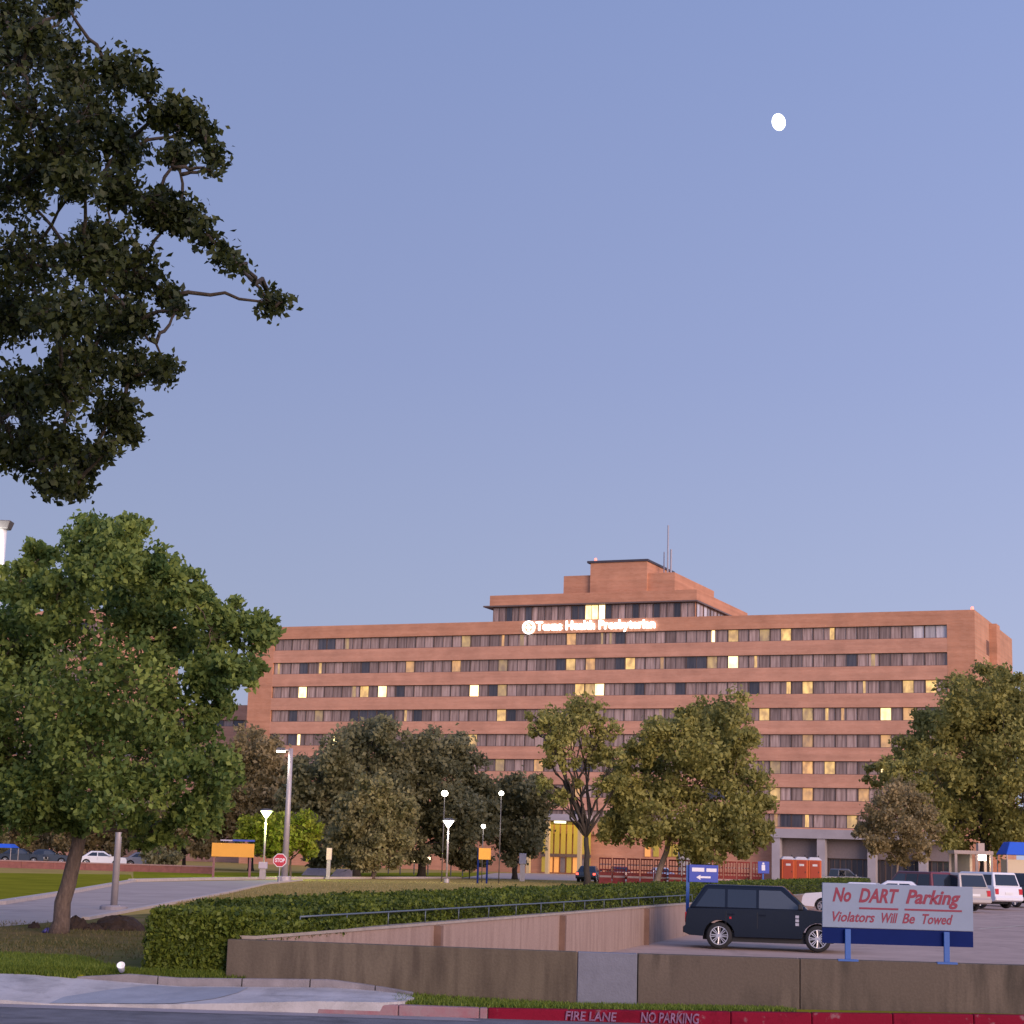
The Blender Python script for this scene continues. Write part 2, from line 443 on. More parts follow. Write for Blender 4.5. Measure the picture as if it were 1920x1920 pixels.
# --- pavement with the dropped ramp at the left
HB = [(-300,1817),(0,1825),(100,1833),(300,1848),(600,1851),(770,1862)]
HF = [(-300,1861),(-120,1868),(0,1874),(90,1881.5),(300,1883),(450,1880.5),(590,1877),(770,1880)]
def hb(px): return float(np.interp(px, [a for a, b in HB], [at(a, b, 29.95).z for a, b in HB]))
def hf(px): return max(STREET_Z + .007, float(np.interp(px, [a for a, b in HF], [at(a, b, 28.35).z for a, b in HF])))
pv = MB(); N = 50
pxs = list(np.linspace(-900, -40, 8)) + list(np.linspace(0, 772, 54))
prev = None
for px in pxs:
    xx = X29(px)
    yf, yb = 28.32, 29.95
    if px > 715:
        t = min(1.0, (px - 715) / 57.0); c = math.sqrt(max(0.0, 1 - t * t)); yf = 29.2 - 0.88 * c; yb = 29.2 + 0.6 * c
    ring = []
    for j in range(7):
        y = yf + (yb - yf) * j / 6; s = (y - 28.32) / 1.63
        ring.append((xx, y, hf(px) + (hb(px) - hf(px)) * s + 0.002 * math.sin(px * .13 + j)))
    if prev:
        o = prev
        for j in range(6): pv.quad(o[j], ring[j], ring[j+1], o[j+1])
        pv.quad((o[0][0],o[0][1],0.1), (ring[0][0],ring[0][1],0.1), ring[0], o[0])
        pv.quad(o[6], ring[6], (ring[6][0],ring[6][1],0.1), (o[6][0],o[6][1],0.1))
    prev = ring
pav = struct(pv.build('pavement', M_conc))
rp = MB()
pp = [((95,0.0),(330,0.02)), ((110,0.25),(395,0.25)), ((170,0.55),(430,0.6)), ((245,0.93),(440,0.93))]
for (a, b) in zip(pp, pp[1:]):
    for i in range(10):
        def pt(e, t):
            px = e[0][0] + (e[1][0] - e[0][0]) * t; s = e[0][1] + (e[1][1] - e[0][1]) * t
            return (X29(px), 28.32 + 1.63 * s, hf(px) + (hb(px) - hf(px)) * s + 0.008)
        rp.quad(pt(a, i/10), pt(a, (i+1)/10), pt(b, (i+1)/10), pt(b, i/10))
struct(rp.build('dropped_ramp', M_rampc))
bk = thing('back_kerb', 'low grey concrete kerb at the back of the pavement', 'kerb'); bk['kind'] = 'structure'
cuts = [96, 258, 425, 560, 690, 768]
for a, b in zip(cuts, cuts[1:]):
    p = MB(); n = 8; lo = None
    for i in range(n + 1):
        px = a + 1.2 + (b - a - 2.4) * i / n; xx = X29(px)
        yb = 29.95 if px < 640 else 29.95 - 0.35 * ((px - 640) / 128.0) ** 2
        zt = hb(px) + float(np.interp(px, [96, 200, 600, 768], [0.02, 0.125, 0.12, 0.03]))
        ring = [(xx, yb, 0.15), (xx, yb + 0.01, zt - 0.012), (xx, yb + 0.025, zt), (xx, yb + 0.16, zt), (xx, yb + 0.16, 0.15)]
        if lo:
            for j in range(4): p.quad(lo[j], ring[j], ring[j+1], lo[j+1])
        else: p.quad(*ring[::-1])
        lo = ring
    p.quad(*lo)
    p.build('kerb_stone', M_kerbw, bk)
# grass bank between pavement and lawn level
gb = MB(); prev = None
for px in list(np.linspace(-900, -50, 6)) + list(np.linspace(0, 440, 24)):
    xx = X29(px); yb = 29.95 + (0.15 if px > 96 else 0)
    z0 = hb(px) + float(np.interp(px, [96, 200, 600], [0.0, 0.10, 0.10])) - 0.01
    ring = [(xx, yb - .02, z0), (xx, 30.25, zg(30.25) + .004)]
    if prev: gb.quad(prev[0], ring[0], ring[1], prev[1])
    prev = ring
struct(gb.build('grass_bank', M_lawn))

# ================================================================== retaining walls
def wall_mat(name, c1, c2, c3):
    ma = bpy.data.materials.new(name); ma.use_nodes = True
    n = ma.node_tree.nodes; l = ma.node_tree.links; b = n['Principled BSDF']; b.inputs['Roughness'].default_value = 0.9
    b.inputs['Specular IOR Level'].default_value = 0.2
    tc = n.new('ShaderNodeTexCoord'); mp = n.new('ShaderNodeMapping'); mp.inputs['Scale'].default_value = (5.0, 5.0, 0.7)
    l.new(tc.outputs['Object'], mp.inputs['Vector'])
    a = n.new('ShaderNodeTexNoise'); a.inputs['Scale'].default_value = 1.0; a.inputs['Detail'].default_value = 6; l.new(mp.outputs[0], a.inputs['Vector'])
    c = n.new('ShaderNodeTexNoise'); c.inputs['Scale'].default_value = 0.5; c.inputs['Detail'].default_value = 9; l.new(tc.outputs['Object'], c.inputs['Vector'])
    f = n.new('ShaderNodeTexNoise'); f.inputs['Scale'].default_value = 25; f.inputs['Detail'].default_value = 4; l.new(tc.outputs['Object'], f.inputs['Vector'])
    r1 = n.new('ShaderNodeValToRGB'); r1.color_ramp.elements[0].position = .35; r1.color_ramp.elements[1].position = .6
    r1.color_ramp.elements[0].color = (*c2, 1); r1.color_ramp.elements[1].color = (*c1, 1); l.new(a.outputs['Fac'], r1.inputs['Fac'])
    r2 = n.new('ShaderNodeValToRGB'); r2.color_ramp.elements[0].position = .44; r2.color_ramp.elements[1].position = .62; l.new(c.outputs['Fac'], r2.inputs['Fac'])
    mx = n.new('ShaderNodeMix'); mx.data_type = 'RGBA'; l.new(r2.outputs[0], mx.inputs['Factor']); l.new(r1.outputs[0], mx.inputs['A']); mx.inputs['B'].default_value = (*c3, 1)
    m2 = n.new('ShaderNodeMix'); m2.data_type = 'RGBA'; m2.blend_type = 'MULTIPLY'; m2.inputs['Factor'].default_value = .35
    l.new(mx.outputs['Result'], m2.inputs['A']); l.new(f.outputs['Fac'], m2.inputs['B'])
    l.new(m2.outputs['Result'], b.inputs['Base Color'])
    bp = n.new('ShaderNodeBump'); bp.inputs['Strength'].default_value = .3; bp.inputs['Distance'].default_value = .02
    l.new(f.outputs['Fac'], bp.inputs['Height']); l.new(bp.outputs[0], b.inputs['Normal'])
    return ma
M_wall = wall_mat('stained_shaded_wall_concrete', (0.145,0.118,0.086), (0.088,0.07,0.053), (0.125,0.10,0.074))  # all tones lowered to stand in for foreground shade; the streaks are stains
M_wall2 = wall_mat('darker_stained_shaded_wall', (0.15,0.12,0.095), (0.065,0.055,0.045), (0.125,0.10,0.08))  # same shade put into the base colours, with stronger stain streaks
M_patch = mat('pale_blue_grey_patch_concrete', (0.165,0.17,0.21), 0.9, noise=0.15, nscale=5, bump=.3)
M_brickw = wall_mat('pink_aggregate_wall', (0.37,0.27,0.225), (0.29,0.205,0.17), (0.34,0.245,0.205))
M_cap = mat('wall_cap_concrete', (0.33,0.28,0.24), 0.85, noise=0.25, nscale=3)
rw = thing('retaining_wall', 'stained brown concrete wall beside the street with a pale repaired panel', 'wall', (0, 30.1, 0))
ZW = [(425, 1761), (1085, 1785), (1920, 1810)]
ZWT = lambda x: float(np.interp(x, [at(a, b, 30.1).x for a, b in ZW], [at(a, b, 30.1).z for a, b in ZW]))
def wall_piece(px0, px1, ma, yf=0.0, gap=0.006, x1=None):
    a = at(px0, 1800, 30.1).x + gap; b = (at(px1, 1800, 30.1).x if x1 is None else x1) - gap
    p = MB()
    p.hull([(a,yf,-.3),(b,yf,-.3),(b,.26,-.3),(a,.26,-.3)], [(a,yf,ZWT(a)),(b,yf,ZWT(b)),(b,.26,ZWT(b)),(a,.26,ZWT(a))])
    p.build('wall_panel', ma, rw, bevel=0.012)
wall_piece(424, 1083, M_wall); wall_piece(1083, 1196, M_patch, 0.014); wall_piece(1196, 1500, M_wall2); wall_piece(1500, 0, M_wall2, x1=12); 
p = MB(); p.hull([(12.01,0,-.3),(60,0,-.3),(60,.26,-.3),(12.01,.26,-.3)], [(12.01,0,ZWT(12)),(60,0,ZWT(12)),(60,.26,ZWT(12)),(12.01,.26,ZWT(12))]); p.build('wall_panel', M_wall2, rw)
# side wall with pilasters along the sunken lot
sw = thing('side_wall', 'pinkish wall with brown pilasters round the sunken lot below the hedge', 'wall', (0,0,0))
def zsw(y): return float(np.interp(y, [30, 58.5, 128], [ZWT(-4.4), at(1225,1701,58.5).z, 1.36]))
def sidewall(y0, y1, gap=0.01):
    p = MB(); a, b = y0 + gap, y1 - gap
    def ring(y, z): return [(wallx(y), y, z), (wallx(y) - 0.22, y, z)]
    zl = -0.5
    p.hull([(wallx(a),a,zl),(wallx(b),b,zl),(wallx(b)-.24,b,zl),(wallx(a)-.24,a,zl)], [(wallx(a),a,zsw(a)),(wallx(b),b,zsw(b)),(wallx(b)-.24,b,zsw(b)),(wallx(a)-.24,a,zsw(a))])
    p.build('wall_panel', M_brickw, sw)
    c = MB(); o = 0.03
    c.hull([(wallx(a)+o,a,zsw(a)+.002),(wallx(b)+o,b,zsw(b)+.002),(wallx(b)-.26,b,zsw(b)+.002),(wallx(a)-.26,a,zsw(a)+.002)], [(wallx(a)+o,a,zsw(a)+.05),(wallx(b)+o,b,zsw(b)+.05),(wallx(b)-.26,b,zsw(b)+.05),(wallx(a)-.26,a,zsw(a)+.05)])
    c.build('wall_cap', M_cap, sw)
pil = [30.37] + [30 + 28.5 * t for t in (0.31, 0.635, 0.96)]
brk = pil + [58.5] + [58.5 + 7.7 * i for i in range(1, 10)]
brk = sorted(brk)
for a, b in zip(brk, brk[1:]): sidewall(a, b)
M_pil = mat('brown_pilaster', (0.19,0.115,0.085), 0.9, noise=0.3, nscale=3)
for y in pil[1:]:
    x = wallx(y); p = MB()
    p.hull([(x+.12,y-.12,-.5),(x+.16,y+.16,-.5),(x-.02,y+.2,-.5),(x-.06,y-.08,-.5)], [(x+.12,y-.12,zsw(y)-.02),(x+.16,y+.16,zsw(y)-.02),(x-.02,y+.2,zsw(y)-.02),(x-.06,y-.08,zsw(y)-.02)])
    p.build('pilaster', M_pil, sw)
# low metal rail on the side wall
M_rail = mat('grey_rail_metal', (0.13,0.16,0.19), 0.5, metal=0.5)
rl = thing('guard_rail', 'thin grey metal rail on the wall top in front of the hedge', 'railing')
ys = np.arange(32.4, 66, 2.05)
rz = lambda y: zsw(y) + 0.30
t = MB().tube([(wallx(y) - 0.12, y, rz(y)) for y in ys], 0.017, 6); t.build('rail', M_rail, rl, smooth=True)
for y in ys:
    MB().tube([(wallx(y) - .12, y, zsw(y) + .045), (wallx(y) - .12, y, rz(y))], 0.013, 6).build('post', M_rail, rl, smooth=True)
# ================================================================== hospital
HD = 262.0
e_ = Vector((0.9167, -0.3995, 0)); v_ = Vector((0.3995, 0.9167, 0))
P0 = Vector((0.1527 * HD, HD, 0))
def fhit(px, py, back=0.0):
    "ray against the facade plane (or one 'back' metres behind it): distance along the facade and height"
    d = ray(px, py); o = Vector((0, 0, CAMZ)); q = P0 + v_ * back
    t = (q - o).dot(v_) / d.dot(v_)
    h = o + d * t
    return (h - q).dot(e_), h.z
S0, ZTOP = fhit(1828, 1143)
S0 = fhit(1828, 1200)[0]
corner = P0 + e_ * S0
GZ = 0.8
hosp = thing('hospital', 'nine-storey reddish brick hospital with long window bands and stepped roof blocks', 'hospital', (corner.x, corner.y, GZ), math.atan2(e_.y, e_.x))
def lx(px, py=1300, back=0.0): return fhit(px, py, back)[0] - S0
def lz(px, py, back=0.0): return fhit(px, py, back)[1] - GZ
def brick(name, c1, c2):
    ma = bpy.data.materials.new(name); ma.use_nodes = True
    n = ma.node_tree.nodes; l = ma.node_tree.links; b = n['Principled BSDF']; b.inputs['Roughness'].default_value = .9; b.inputs['Specular IOR Level'].default_value = .15
    tc = n.new('ShaderNodeTexCoord')
    mp = n.new('ShaderNodeMapping'); mp.inputs['Scale'].default_value = (.06, .06, 1.6); l.new(tc.outputs['Object'], mp.inputs['Vector'])
    a = n.new('ShaderNodeTexNoise'); a.inputs['Scale'].default_value = 1.0; a.inputs['Detail'].default_value = 5; l.new(mp.outputs[0], a.inputs['Vector'])
    c = n.new('ShaderNodeTexNoise'); c.inputs['Scale'].default_value = .35; c.inputs['Detail'].default_value = 8; l.new(tc.outputs['Object'], c.inputs['Vector'])
    bt = n.new('ShaderNodeTexBrick'); bt.inputs['Scale'].default_value = 1.0
    bt.inputs['Brick Width'].default_value = .6; bt.inputs['Row Height'].default_value = .2; bt.inputs['Mortar Size'].default_value = .012
    bt.inputs['Color1'].default_value = (*c1, 1); bt.inputs['Color2'].default_value = (*c2, 1); bt.inputs['Mortar'].default_value = (c1[0]*.9, c1[1]*1.05, c1[2]*1.1, 1)
    m0 = n.new('ShaderNodeMapping'); m0.inputs['Rotation'].default_value = (R(90), 0, 0); l.new(tc.outputs['Object'], m0.inputs['Vector']); l.new(m0.outputs[0], bt.inputs['Vector'])
    ad = n.new('ShaderNodeMath'); ad.operation = 'ADD'; l.new(a.outputs['Fac'], ad.inputs[0]); l.new(c.outputs['Fac'], ad.inputs[1])
    mr = n.new('ShaderNodeMapRange'); mr.inputs['From Min'].default_value = .65; mr.inputs['From Max'].default_value = 1.35; mr.inputs['To Min'].default_value = .78; mr.inputs['To Max'].default_value = 1.18
    l.new(ad.outputs[0], mr.inputs['Value'])
    mx = n.new('ShaderNodeMix'); mx.data_type = 'RGBA'; mx.blend_type = 'MULTIPLY'; mx.inputs['Factor'].default_value = 1
    l.new(bt.outputs['Color'], mx.inputs['A']); l.new(mr.outputs[0], mx.inputs['B']); l.new(mx.outputs['Result'], b.inputs['Base Color'])
    return ma
M_br = brick('reddish_brick', (0.50,0.245,0.155), (0.46,0.215,0.13))
M_brs = brick('pinkish_spandrel_brick', (0.53,0.275,0.19), (0.49,0.245,0.165))
M_gconc = mat('grey_fascia_concrete', (0.36,0.33,0.36), .85, noise=.2, nscale=.4)
M_dkmet = mat('dark_roof_coping', (0.05,0.045,0.06), .6)
M_frame = mat('brown_window_frame', (0.15,0.105,0.09), .5, metal=.3)
xl = lx(468, 1250); xw0 = lx(513, 1220); xw1 = lx(1776, 1220)
tops = [lz(1500, 1177 + 49.9 * i) for i in range(8)]
bots = [lz(1500, 1201 + 50.1 * i) for i in range(8)]
ztop = ZTOP - GZ
DEEP = 34.0
core = MB().box(xl, 0, 0.62, DEEP, 0, ztop - 0.6); core.build('core_wall', M_br, hosp)
MB().box(xl, xw0, 0, .62, 0, ztop).build('brick_pier', M_br, hosp)
MB().box(xw1, 0, 0, .62, 0, ztop).build('brick_pier', M_br, hosp)
MB().box(xl, 0, .62, 1.1, ztop - .6, ztop).box(-.5, 0, 1.1, DEEP, ztop-.6, ztop).build('parapet', M_br, hosp)
MB().box(xw0, xw1, 0, .62, tops[0], ztop).build('top_brick_band', M_br, hosp)
for i in range(7):
    MB().box(xw0, xw1, 0.02, .62, tops[i+1], bots[i]).build('brick_band', M_brs, hosp)
zfl = lz(1500, 1574)
MB().box(xw0, xw1, 0.02, .62, zfl, bots[7]).build('brick_band', M_brs, hosp)

# --- window materials
def pane_mat(name, c1, c2, emit=None, estr=0, stripes=True):
    ma = bpy.data.materials.new(name); ma.use_nodes = True
    n = ma.node_tree.nodes; l = ma.node_tree.links; b = n['Principled BSDF']
    b.inputs['Roughness'].default_value = .12; b.inputs['Specular IOR Level'].default_value = .35
    tc = n.new('ShaderNodeTexCoord'); oi = n.new('ShaderNodeObjectInfo')
    ad = n.new('ShaderNodeVectorMath'); ad.operation = 'ADD'
    sc = n.new('ShaderNodeVectorMath'); sc.operation = 'SCALE'; sc.inputs['Scale'].default_value = 40
    cb = n.new('ShaderNodeCombineXYZ'); l.new(oi.outputs['Random'], cb.inputs[0]); l.new(oi.outputs['Random'], cb.inputs[1])
    l.new(cb.outputs[0], sc.inputs[0]); l.new(tc.outputs['Object'], ad.inputs[0]); l.new(sc.outputs[0], ad.inputs[1])
    mp = n.new('ShaderNodeMapping'); mp.inputs['Scale'].default_value = (3.2, 1, .25) if not emit else (1.3, 1, .8); l.new(ad.outputs[0], mp.inputs['Vector'])
    t = n.new('ShaderNodeTexNoise'); t.inputs['Scale'].default_value = 1.0; t.inputs['Detail'].default_value = 3; l.new(mp.outputs[0], t.inputs['Vector'])
    rp_ = n.new('ShaderNodeValToRGB'); rp_.color_ramp.elements[0].position = .35; rp_.color_ramp.elements[1].position = .65
    rp_.color_ramp.elements[0].color = (*c1, 1); rp_.color_ramp.elements[1].color = (*c2, 1); l.new(t.outputs['Fac'], rp_.inputs['Fac'])
    mr = n.new('ShaderNodeMapRange'); mr.inputs['To Min'].default_value = .6; mr.inputs['To Max'].default_value = 1.3; l.new(oi.outputs['Random'], mr.inputs['Value'])
    mx = n.new('ShaderNodeMix'); mx.data_type = 'RGBA'; mx.blend_type = 'MULTIPLY'; mx.inputs['Factor'].default_value = 1
    l.new(rp_.outputs[0], mx.inputs['A']); l.new(mr.outputs[0], mx.inputs['B'])
    if not emit: l.new(mx.outputs['Result'], b.inputs['Base Color'])
    else: b.inputs['Base Color'].default_value = (.25, .2, .15, 1)
    if emit:
        m2 = n.new('ShaderNodeMix'); m2.data_type = 'RGBA'; m2.blend_type = 'MULTIPLY'; m2.inputs['Factor'].default_value = 1.0
        m2.inputs['A'].default_value = (*emit, 1); l.new(rp_.outputs[0], m2.inputs['B'])
        l.new(m2.outputs['Result'], b.inputs['Emission Color']); mq = n.new('ShaderNodeMapRange'); mq.inputs['To Min'].default_value = estr * .7; mq.inputs['To Max'].default_value = estr * 1.8; l.new(oi.outputs['Random'], mq.inputs['Value']); l.new(mq.outputs[0], b.inputs['Emission Strength'])
    return ma
LIT = dict(
    c=pane_mat('drawn_curtain_pane', (0.20,0.135,0.115), (0.38,0.28,0.25)),
    d=pane_mat('dark_glass_pane', (0.04,0.042,0.055), (0.075,0.072,0.085)),
    p=pane_mat('pale_curtain_pane', (0.36,0.33,0.35), (0.5,0.47,0.48)),
    y=pane_mat('yellow_lit_pane', (0.4,0.36,0.25), (1,1,1), (1.0,0.60,0.16), 0.44),
    o=pane_mat('orange_lit_pane', (0.4,0.36,0.25), (1,1,1), (1.0,0.48,0.12), 0.34),
    m=pane_mat('dim_lit_pane', (0.3,0.25,0.2), (1,1,1), (0.8,0.50,0.12), 0.22),
    w=pane_mat('bright_lit_pane', (0.7,0.65,0.5), (1,1,1), (1.0,0.74,0.34), 1.9),
    r=pane_mat('red_lamp_pane', (0.5,0.2,0.1), (1,.8,.6), (1.0,0.25,0.08), 0.7))
NW = 34; MOD = (xw1 - xw0) / NW; PW = MOD / 2
lits = {
 0: [(648,'M'),(872,'m'),(945,'O'),(974,'M'),(1070,'o'),(1120,'M'),(1142,'M'),(1340,'W'),(1378,'y'),(1427,'m'),(1466,'y'),(1560,'Y'),(1712,'p'),(1735,'p'),(1755,'p')],
 1: [(516,'Y'),(594,'Y'),(763,'o'),(850,'o'),(935,'m'),(1075,'y'),(1096,'o'),(1182,'y'),(1232,'O'),(1335,'m'),(1368,'w'),(1418,'Y'),(1640,'M')],
 2: [(558,'w'),(668,'M'),(683,'y'),(717,'w'),(881,'w'),(935,'m'),(1078,'y'),(1100,'y'),(1130,'w'),(1463,'Y'),(1517,'y'),(1620,'Y'),(1712,'y'),(1753,'y')],
 3: [(600,'m'),(760,'Y'),(934,'y'),(1020,'y'),(1078,'y'),(1230,'M'),(1270,'y'),(1422,'y'),(1515,'m'),(1553,'Y'),(1568,'O'),(1655,'w'),(1712,'o')],
 4: [(562,'W'),(632,'W'),(880,'y'),(1065,'y'),(1120,'m'),(1517,'o'),(1650,'o')],
 5: [(932,'m'),(1017,'o'),(1445,'Y'),(1460,'m'),(1515,'o'),(1545,'w'),(1560,'y'),(1650,'w')],
 6: [(1087,'o'),(1458,'y'),(1515,'o'),(1610,'o')],
 7: [(1457,'O'),(1510,'Y'),(1605,'y')]}
pane_me = {}
def window(parent, x0, x1, z0, z1, y, kinds):
    "one two-light window: a frame with its panes as sub-parts"
    key = ('f', round(x1-x0, 3), round(z1-z0, 3))
    if key not in pane_me:
        wd, ht = x1 - x0, z1 - z0; b = MB(); t = .07
        b.box(0, t, -.06, .06, 0, ht).box(wd-t, wd, -.06, .06, 0, ht).box(wd/2-t/2, wd/2+t/2, -.06, .06, 0, ht).box(t, wd-t, -.055, .055, 0, t).box(t, wd-t, -.055, .055, ht-t, ht)
        me = bpy.data.meshes.new('window'); me.from_pydata(b.v, [], b.f); me.materials.append(M_frame)
        q = MB().quad((0,0,0),(wd/2-t*1.2,0,0),(wd/2-t*1.2,0,ht-t*1.6),(0,0,ht-t*1.6)); pm = bpy.data.meshes.new('pane'); pm.from_pydata(q.v, [], q.f); pm.materials.append(None)
        pane_me[key] = (me, pm, t)
    me, pm, t = pane_me[key]
    o = bpy.data.objects.new('window', me); COL.objects.link(o); o.parent = parent; o.location = (x0, y, z0)
    for j, k in enumerate(kinds):
        thin = k.isupper()
        if thin:
            g_ = bpy.data.objects.new('curtain_gap', pm); COL.objects.link(g_); g_.parent = o
            g_.location = (t*.6 + j * (x1-x0) / 2 + (x1-x0) * rnd.uniform(.02, .28), -.02, t*.8); g_.scale = (rnd.uniform(.25, .45), 1, 1)
            g_.material_slots[0].link = 'OBJECT'; g_.material_slots[0].material = LIT[k.lower()]; k = 'c'
        p = bpy.data.objects.new('pane', pm); COL.objects.link(p); p.parent = o
        p.location = (t*.6 + j * (x1-x0) / 2 , .0, t*.8)
        p.material_slots[0].link = 'OBJECT'; p.material_slots[0].material = LIT[k]
    return o
rnd = random.Random(3)
for fl in range(8):
    kk = []
    for i in range(NW * 2): kk.append('d' if rnd.random() < .13 else 'c')
    for px, k in lits.get(fl, []):
        i = int((lx(px, 1187 + 50 * fl) - xw0) / PW)
        if 0 <= i < NW * 2: kk[i] = k
    for i in range(NW):
        a = xw0 + i * MOD
        window(hosp, a + .03, a + MOD - .03, bots[fl] + .02, tops[fl] - .02, .44, kk[2*i:2*i+2])

# --- penthouse levels on the roof
PB = 5.0
pa, pb_ = lx(918, 1140, PB), lx(1306, 1140, PB)
ph0 = ztop - .6; pht = lz(1306, 1105, PB)
pw1 = lz(1200, 1128, PB); pw0 = ph0 + .3
PD = 27.0
pent = MB().box(pa, pb_, PB, PB + PD, pw1, pht); pent.build('penthouse_band', M_br, hosp)
MB().box(pa + .4, pb_ - .4, PB + .7, PB + PD - .4, ph0, pw1 + .1).build('penthouse_core', M_br, hosp)
MB().box(pa - 1.0, pb_ + .2, PB - .25, PB + PD, pw1 - .22, pw1 - .002).build('penthouse_soffit', M_frame, hosp)
nP = 15; mp_ = (pb_ - pa - .8) / nP
for i in range(nP):
    a = pa + .4 + i * mp_
    ks = ['d' if rnd.random() < .15 else 'c' for _ in range(2)]
    for px in (1103, 1116, 1131):
        xx = lx(px, 1145, PB)
        for j in range(2):
            if a + j*mp_/2 <= xx < a + (j+1)*mp_/2: ks[j] = 'w'
    window(hosp, a, a + mp_ - .04, ph0 + .05, pw1 - .24, PB + .55, ks)
for i in range(6):       # windows on the penthouse end
    o = window(hosp, 0, 3.2, ph0 + .05, pw1 - .24, 0, ['p' if i < 2 else 'c', 'c'])
    o.location = (pb_ - .3, PB + 1.0 + i * 3.5, ph0 + .05); o.rotation_euler = (0, 0, R(90))
qa, qb = lx(1057, 1090, 7.0), lx(1265, 1090, 7.0); qt = lz(1265, 1073, 7.0)
MB().box(qa, qb, 7.0, 27.0, pht - .3, qt).build('roof_block', M_br, hosp)
ra, rb = lx(1107, 1070, 6.4), lx(1213, 1070, 6.4); rt = lz(1160, 1054, 6.4)
MB().box(ra, rb, 6.4, 19.0, pht - .3, rt).build('roof_block', M_br, hosp)
MB().box(ra - .5, rb + .2, 6.2, 19.2, rt, rt + .32).build('roof_coping', M_dkmet, hosp)
M_ant = mat('antenna_grey', (0.30,0.30,0.36), .6)
ax = lx(1252, 1060, 10.0)
an = MB().tube([(ax,10,qt-.5),(ax,10,lz(1252,985,10.0))], .13, 6); an.build('antenna', M_ant, hosp)
ax2 = lx(1258, 1060, 10.5)
MB().tube([(ax2,10.5,qt-.5),(ax2,10.5,lz(1258,1030,10.5))], .16, 6).build('antenna', M_ant, hosp)
MB().tube([(lx(1245,1060,11.),11,qt-.5),(lx(1245,1060,11.),11,lz(1245,1035,11.))], .1, 6).build('antenna', M_ant, hosp)
M_redl = mat('red_obstruction_lamp', (.8,.2,.15), .4, emit=(1.0,.25,.2), estr=1.2)
for px, py, bk_, zz in ((1116, 1048, 6.4, rt + .3), (1828, 1140, .3, ztop)):
    xx = lx(px, py, bk_) - (.4 if px > 1500 else 0)
    MB().lathe([(.0,zz),(.22,zz),(.22,zz+.35),(.12,zz+.5),(0,zz+.52)], 8, c=(xx, bk_ + .2, 0)).build('obstruction_lamp', M_redl, hosp, smooth=True)

# --- end tower on the right
MB().box(.02, 1.0, 12.5, 15.5, 0, ztop - .35).build('end_tower', M_br, hosp)
for z in [ztop - 3.0 - 3.8 * i for i in range(8)]:
    MB().box(-.1, .012, 9.6, 12.0, z - 2.1, z).build('recess_opening', LIT['d'], hosp)

# --- ground floor: grey fascia, columns, dark glazing, lit lobby
fa, fb = lx(1452, 1560), lx(1790, 1560)
zf1, zf0 = lz(1500, 1555), lz(1500, 1572)
MB().box(fa, fb, -2.4, .0, zf0, zf1).build('entrance_fascia', M_gconc, hosp)
MB().box(fa, fb, -.5, -.02, zf0 - 2.6, zf0 - .01).build('transom_panel', mat('brown_transom', (.20,.165,.17), .7, noise=.2), hosp)
for i in range(16):
    a = fa + (fb - fa) * i / 16; b = fa + (fb - fa) * (i + 1) / 16
    window(hosp, a + .02, b - .02, 0.05, zf0 - 2.65, -.1, ['d', 'd'])
for px in (1462, 1546, 1640, 1735):
    a = lx(px - 7, 1590); b = lx(px + 8, 1590)
    MB().box(a, b, -2.2, -.9, 0, zf0 - .01).build('column', M_gconc, hosp)
la, lb = lx(1016, 1580), lx(1110, 1580); zl1 = lz(1060, 1540)
M_lobby = mat('yellow_lit_lobby', (0.3,0.22,0.04), .5, emit=(.80,.58,.06), estr=.13)
M_lobby2 = mat('orange_lit_lobby', (0.6,0.3,0.1), .5, emit=(1.0,.40,.08), estr=.3)
M_lobbyw = mat('white_lit_lobby', (0.9,0.9,0.7), .5, emit=(1.0,.95,.6), estr=1.6)
MB().box(la, lb, -5.5, .0, zl1, zl1 + .9).build('lobby_canopy', M_gconc, hosp)
n = 8; dx = (lb - la) / n
for i in range(n):
    MB().quad((la + i*dx + .12, -.2, 2.9), (la + (i+1)*dx - .12, -.2, 2.9), (la + (i+1)*dx - .12, -.2, zl1 - .1), (la + i*dx + .12, -.2, zl1 - .1)).build('lobby_pane', M_lobby, hosp)
    MB().quad((la + i*dx + .12, -.2, .2), (la + (i+1)*dx - .12, -.2, .2), (la + (i+1)*dx - .12, -.2, 2.4), (la + i*dx + .12, -.2, 2.4)).build('lobby_pane', M_lobby if i in (0,4,7) else (M_lobby2 if i % 3 else MATS['brown_transom']), hosp)
MB().box(la, lb, -.5, -.22, 2.45, 2.85).build('lobby_transom', M_frame, hosp)
for i in (0, 3, 8):
    MB().box(la + i*dx - .25, la + i*dx + .25, -5.2, -4.6, 0, zl1 - .01).build('lobby_column', mat('lobby_column_stone', (.5,.38,.2), .7), hosp)
for px, py in ((1050, 1545), (1102, 1543)):
    xx = lx(px, py, -3); zz = zl1 - .35
    MB().box(xx - .7, xx + .7, -3.6, -2.4, zz, zz + .3).build('lobby_ceiling_lamp', M_lobbyw, hosp)
for x_ in ((la + lb) / 2,):
    li = bpy.data.lights.new('lobby_light', 'AREA'); li.energy = 160; li.size = 6; li.color = (1, .72, .22)
    lo = bpy.data.objects.new('lobby_light', li); COL.objects.link(lo); lo.parent = hosp; lo.location = (x_, -2.8, zl1 - .5)

for px in (1212, 1228, 1252, 1264, 1276):
    a, b = lx(px - 5, 1592), lx(px + 5, 1592)
    MB().box(a, b, .45, .6, lz(px, 1606), lz(px, 1583)).build('lit_entrance_pane', M_lobby2 if px == 1212 else M_lobby, hosp)
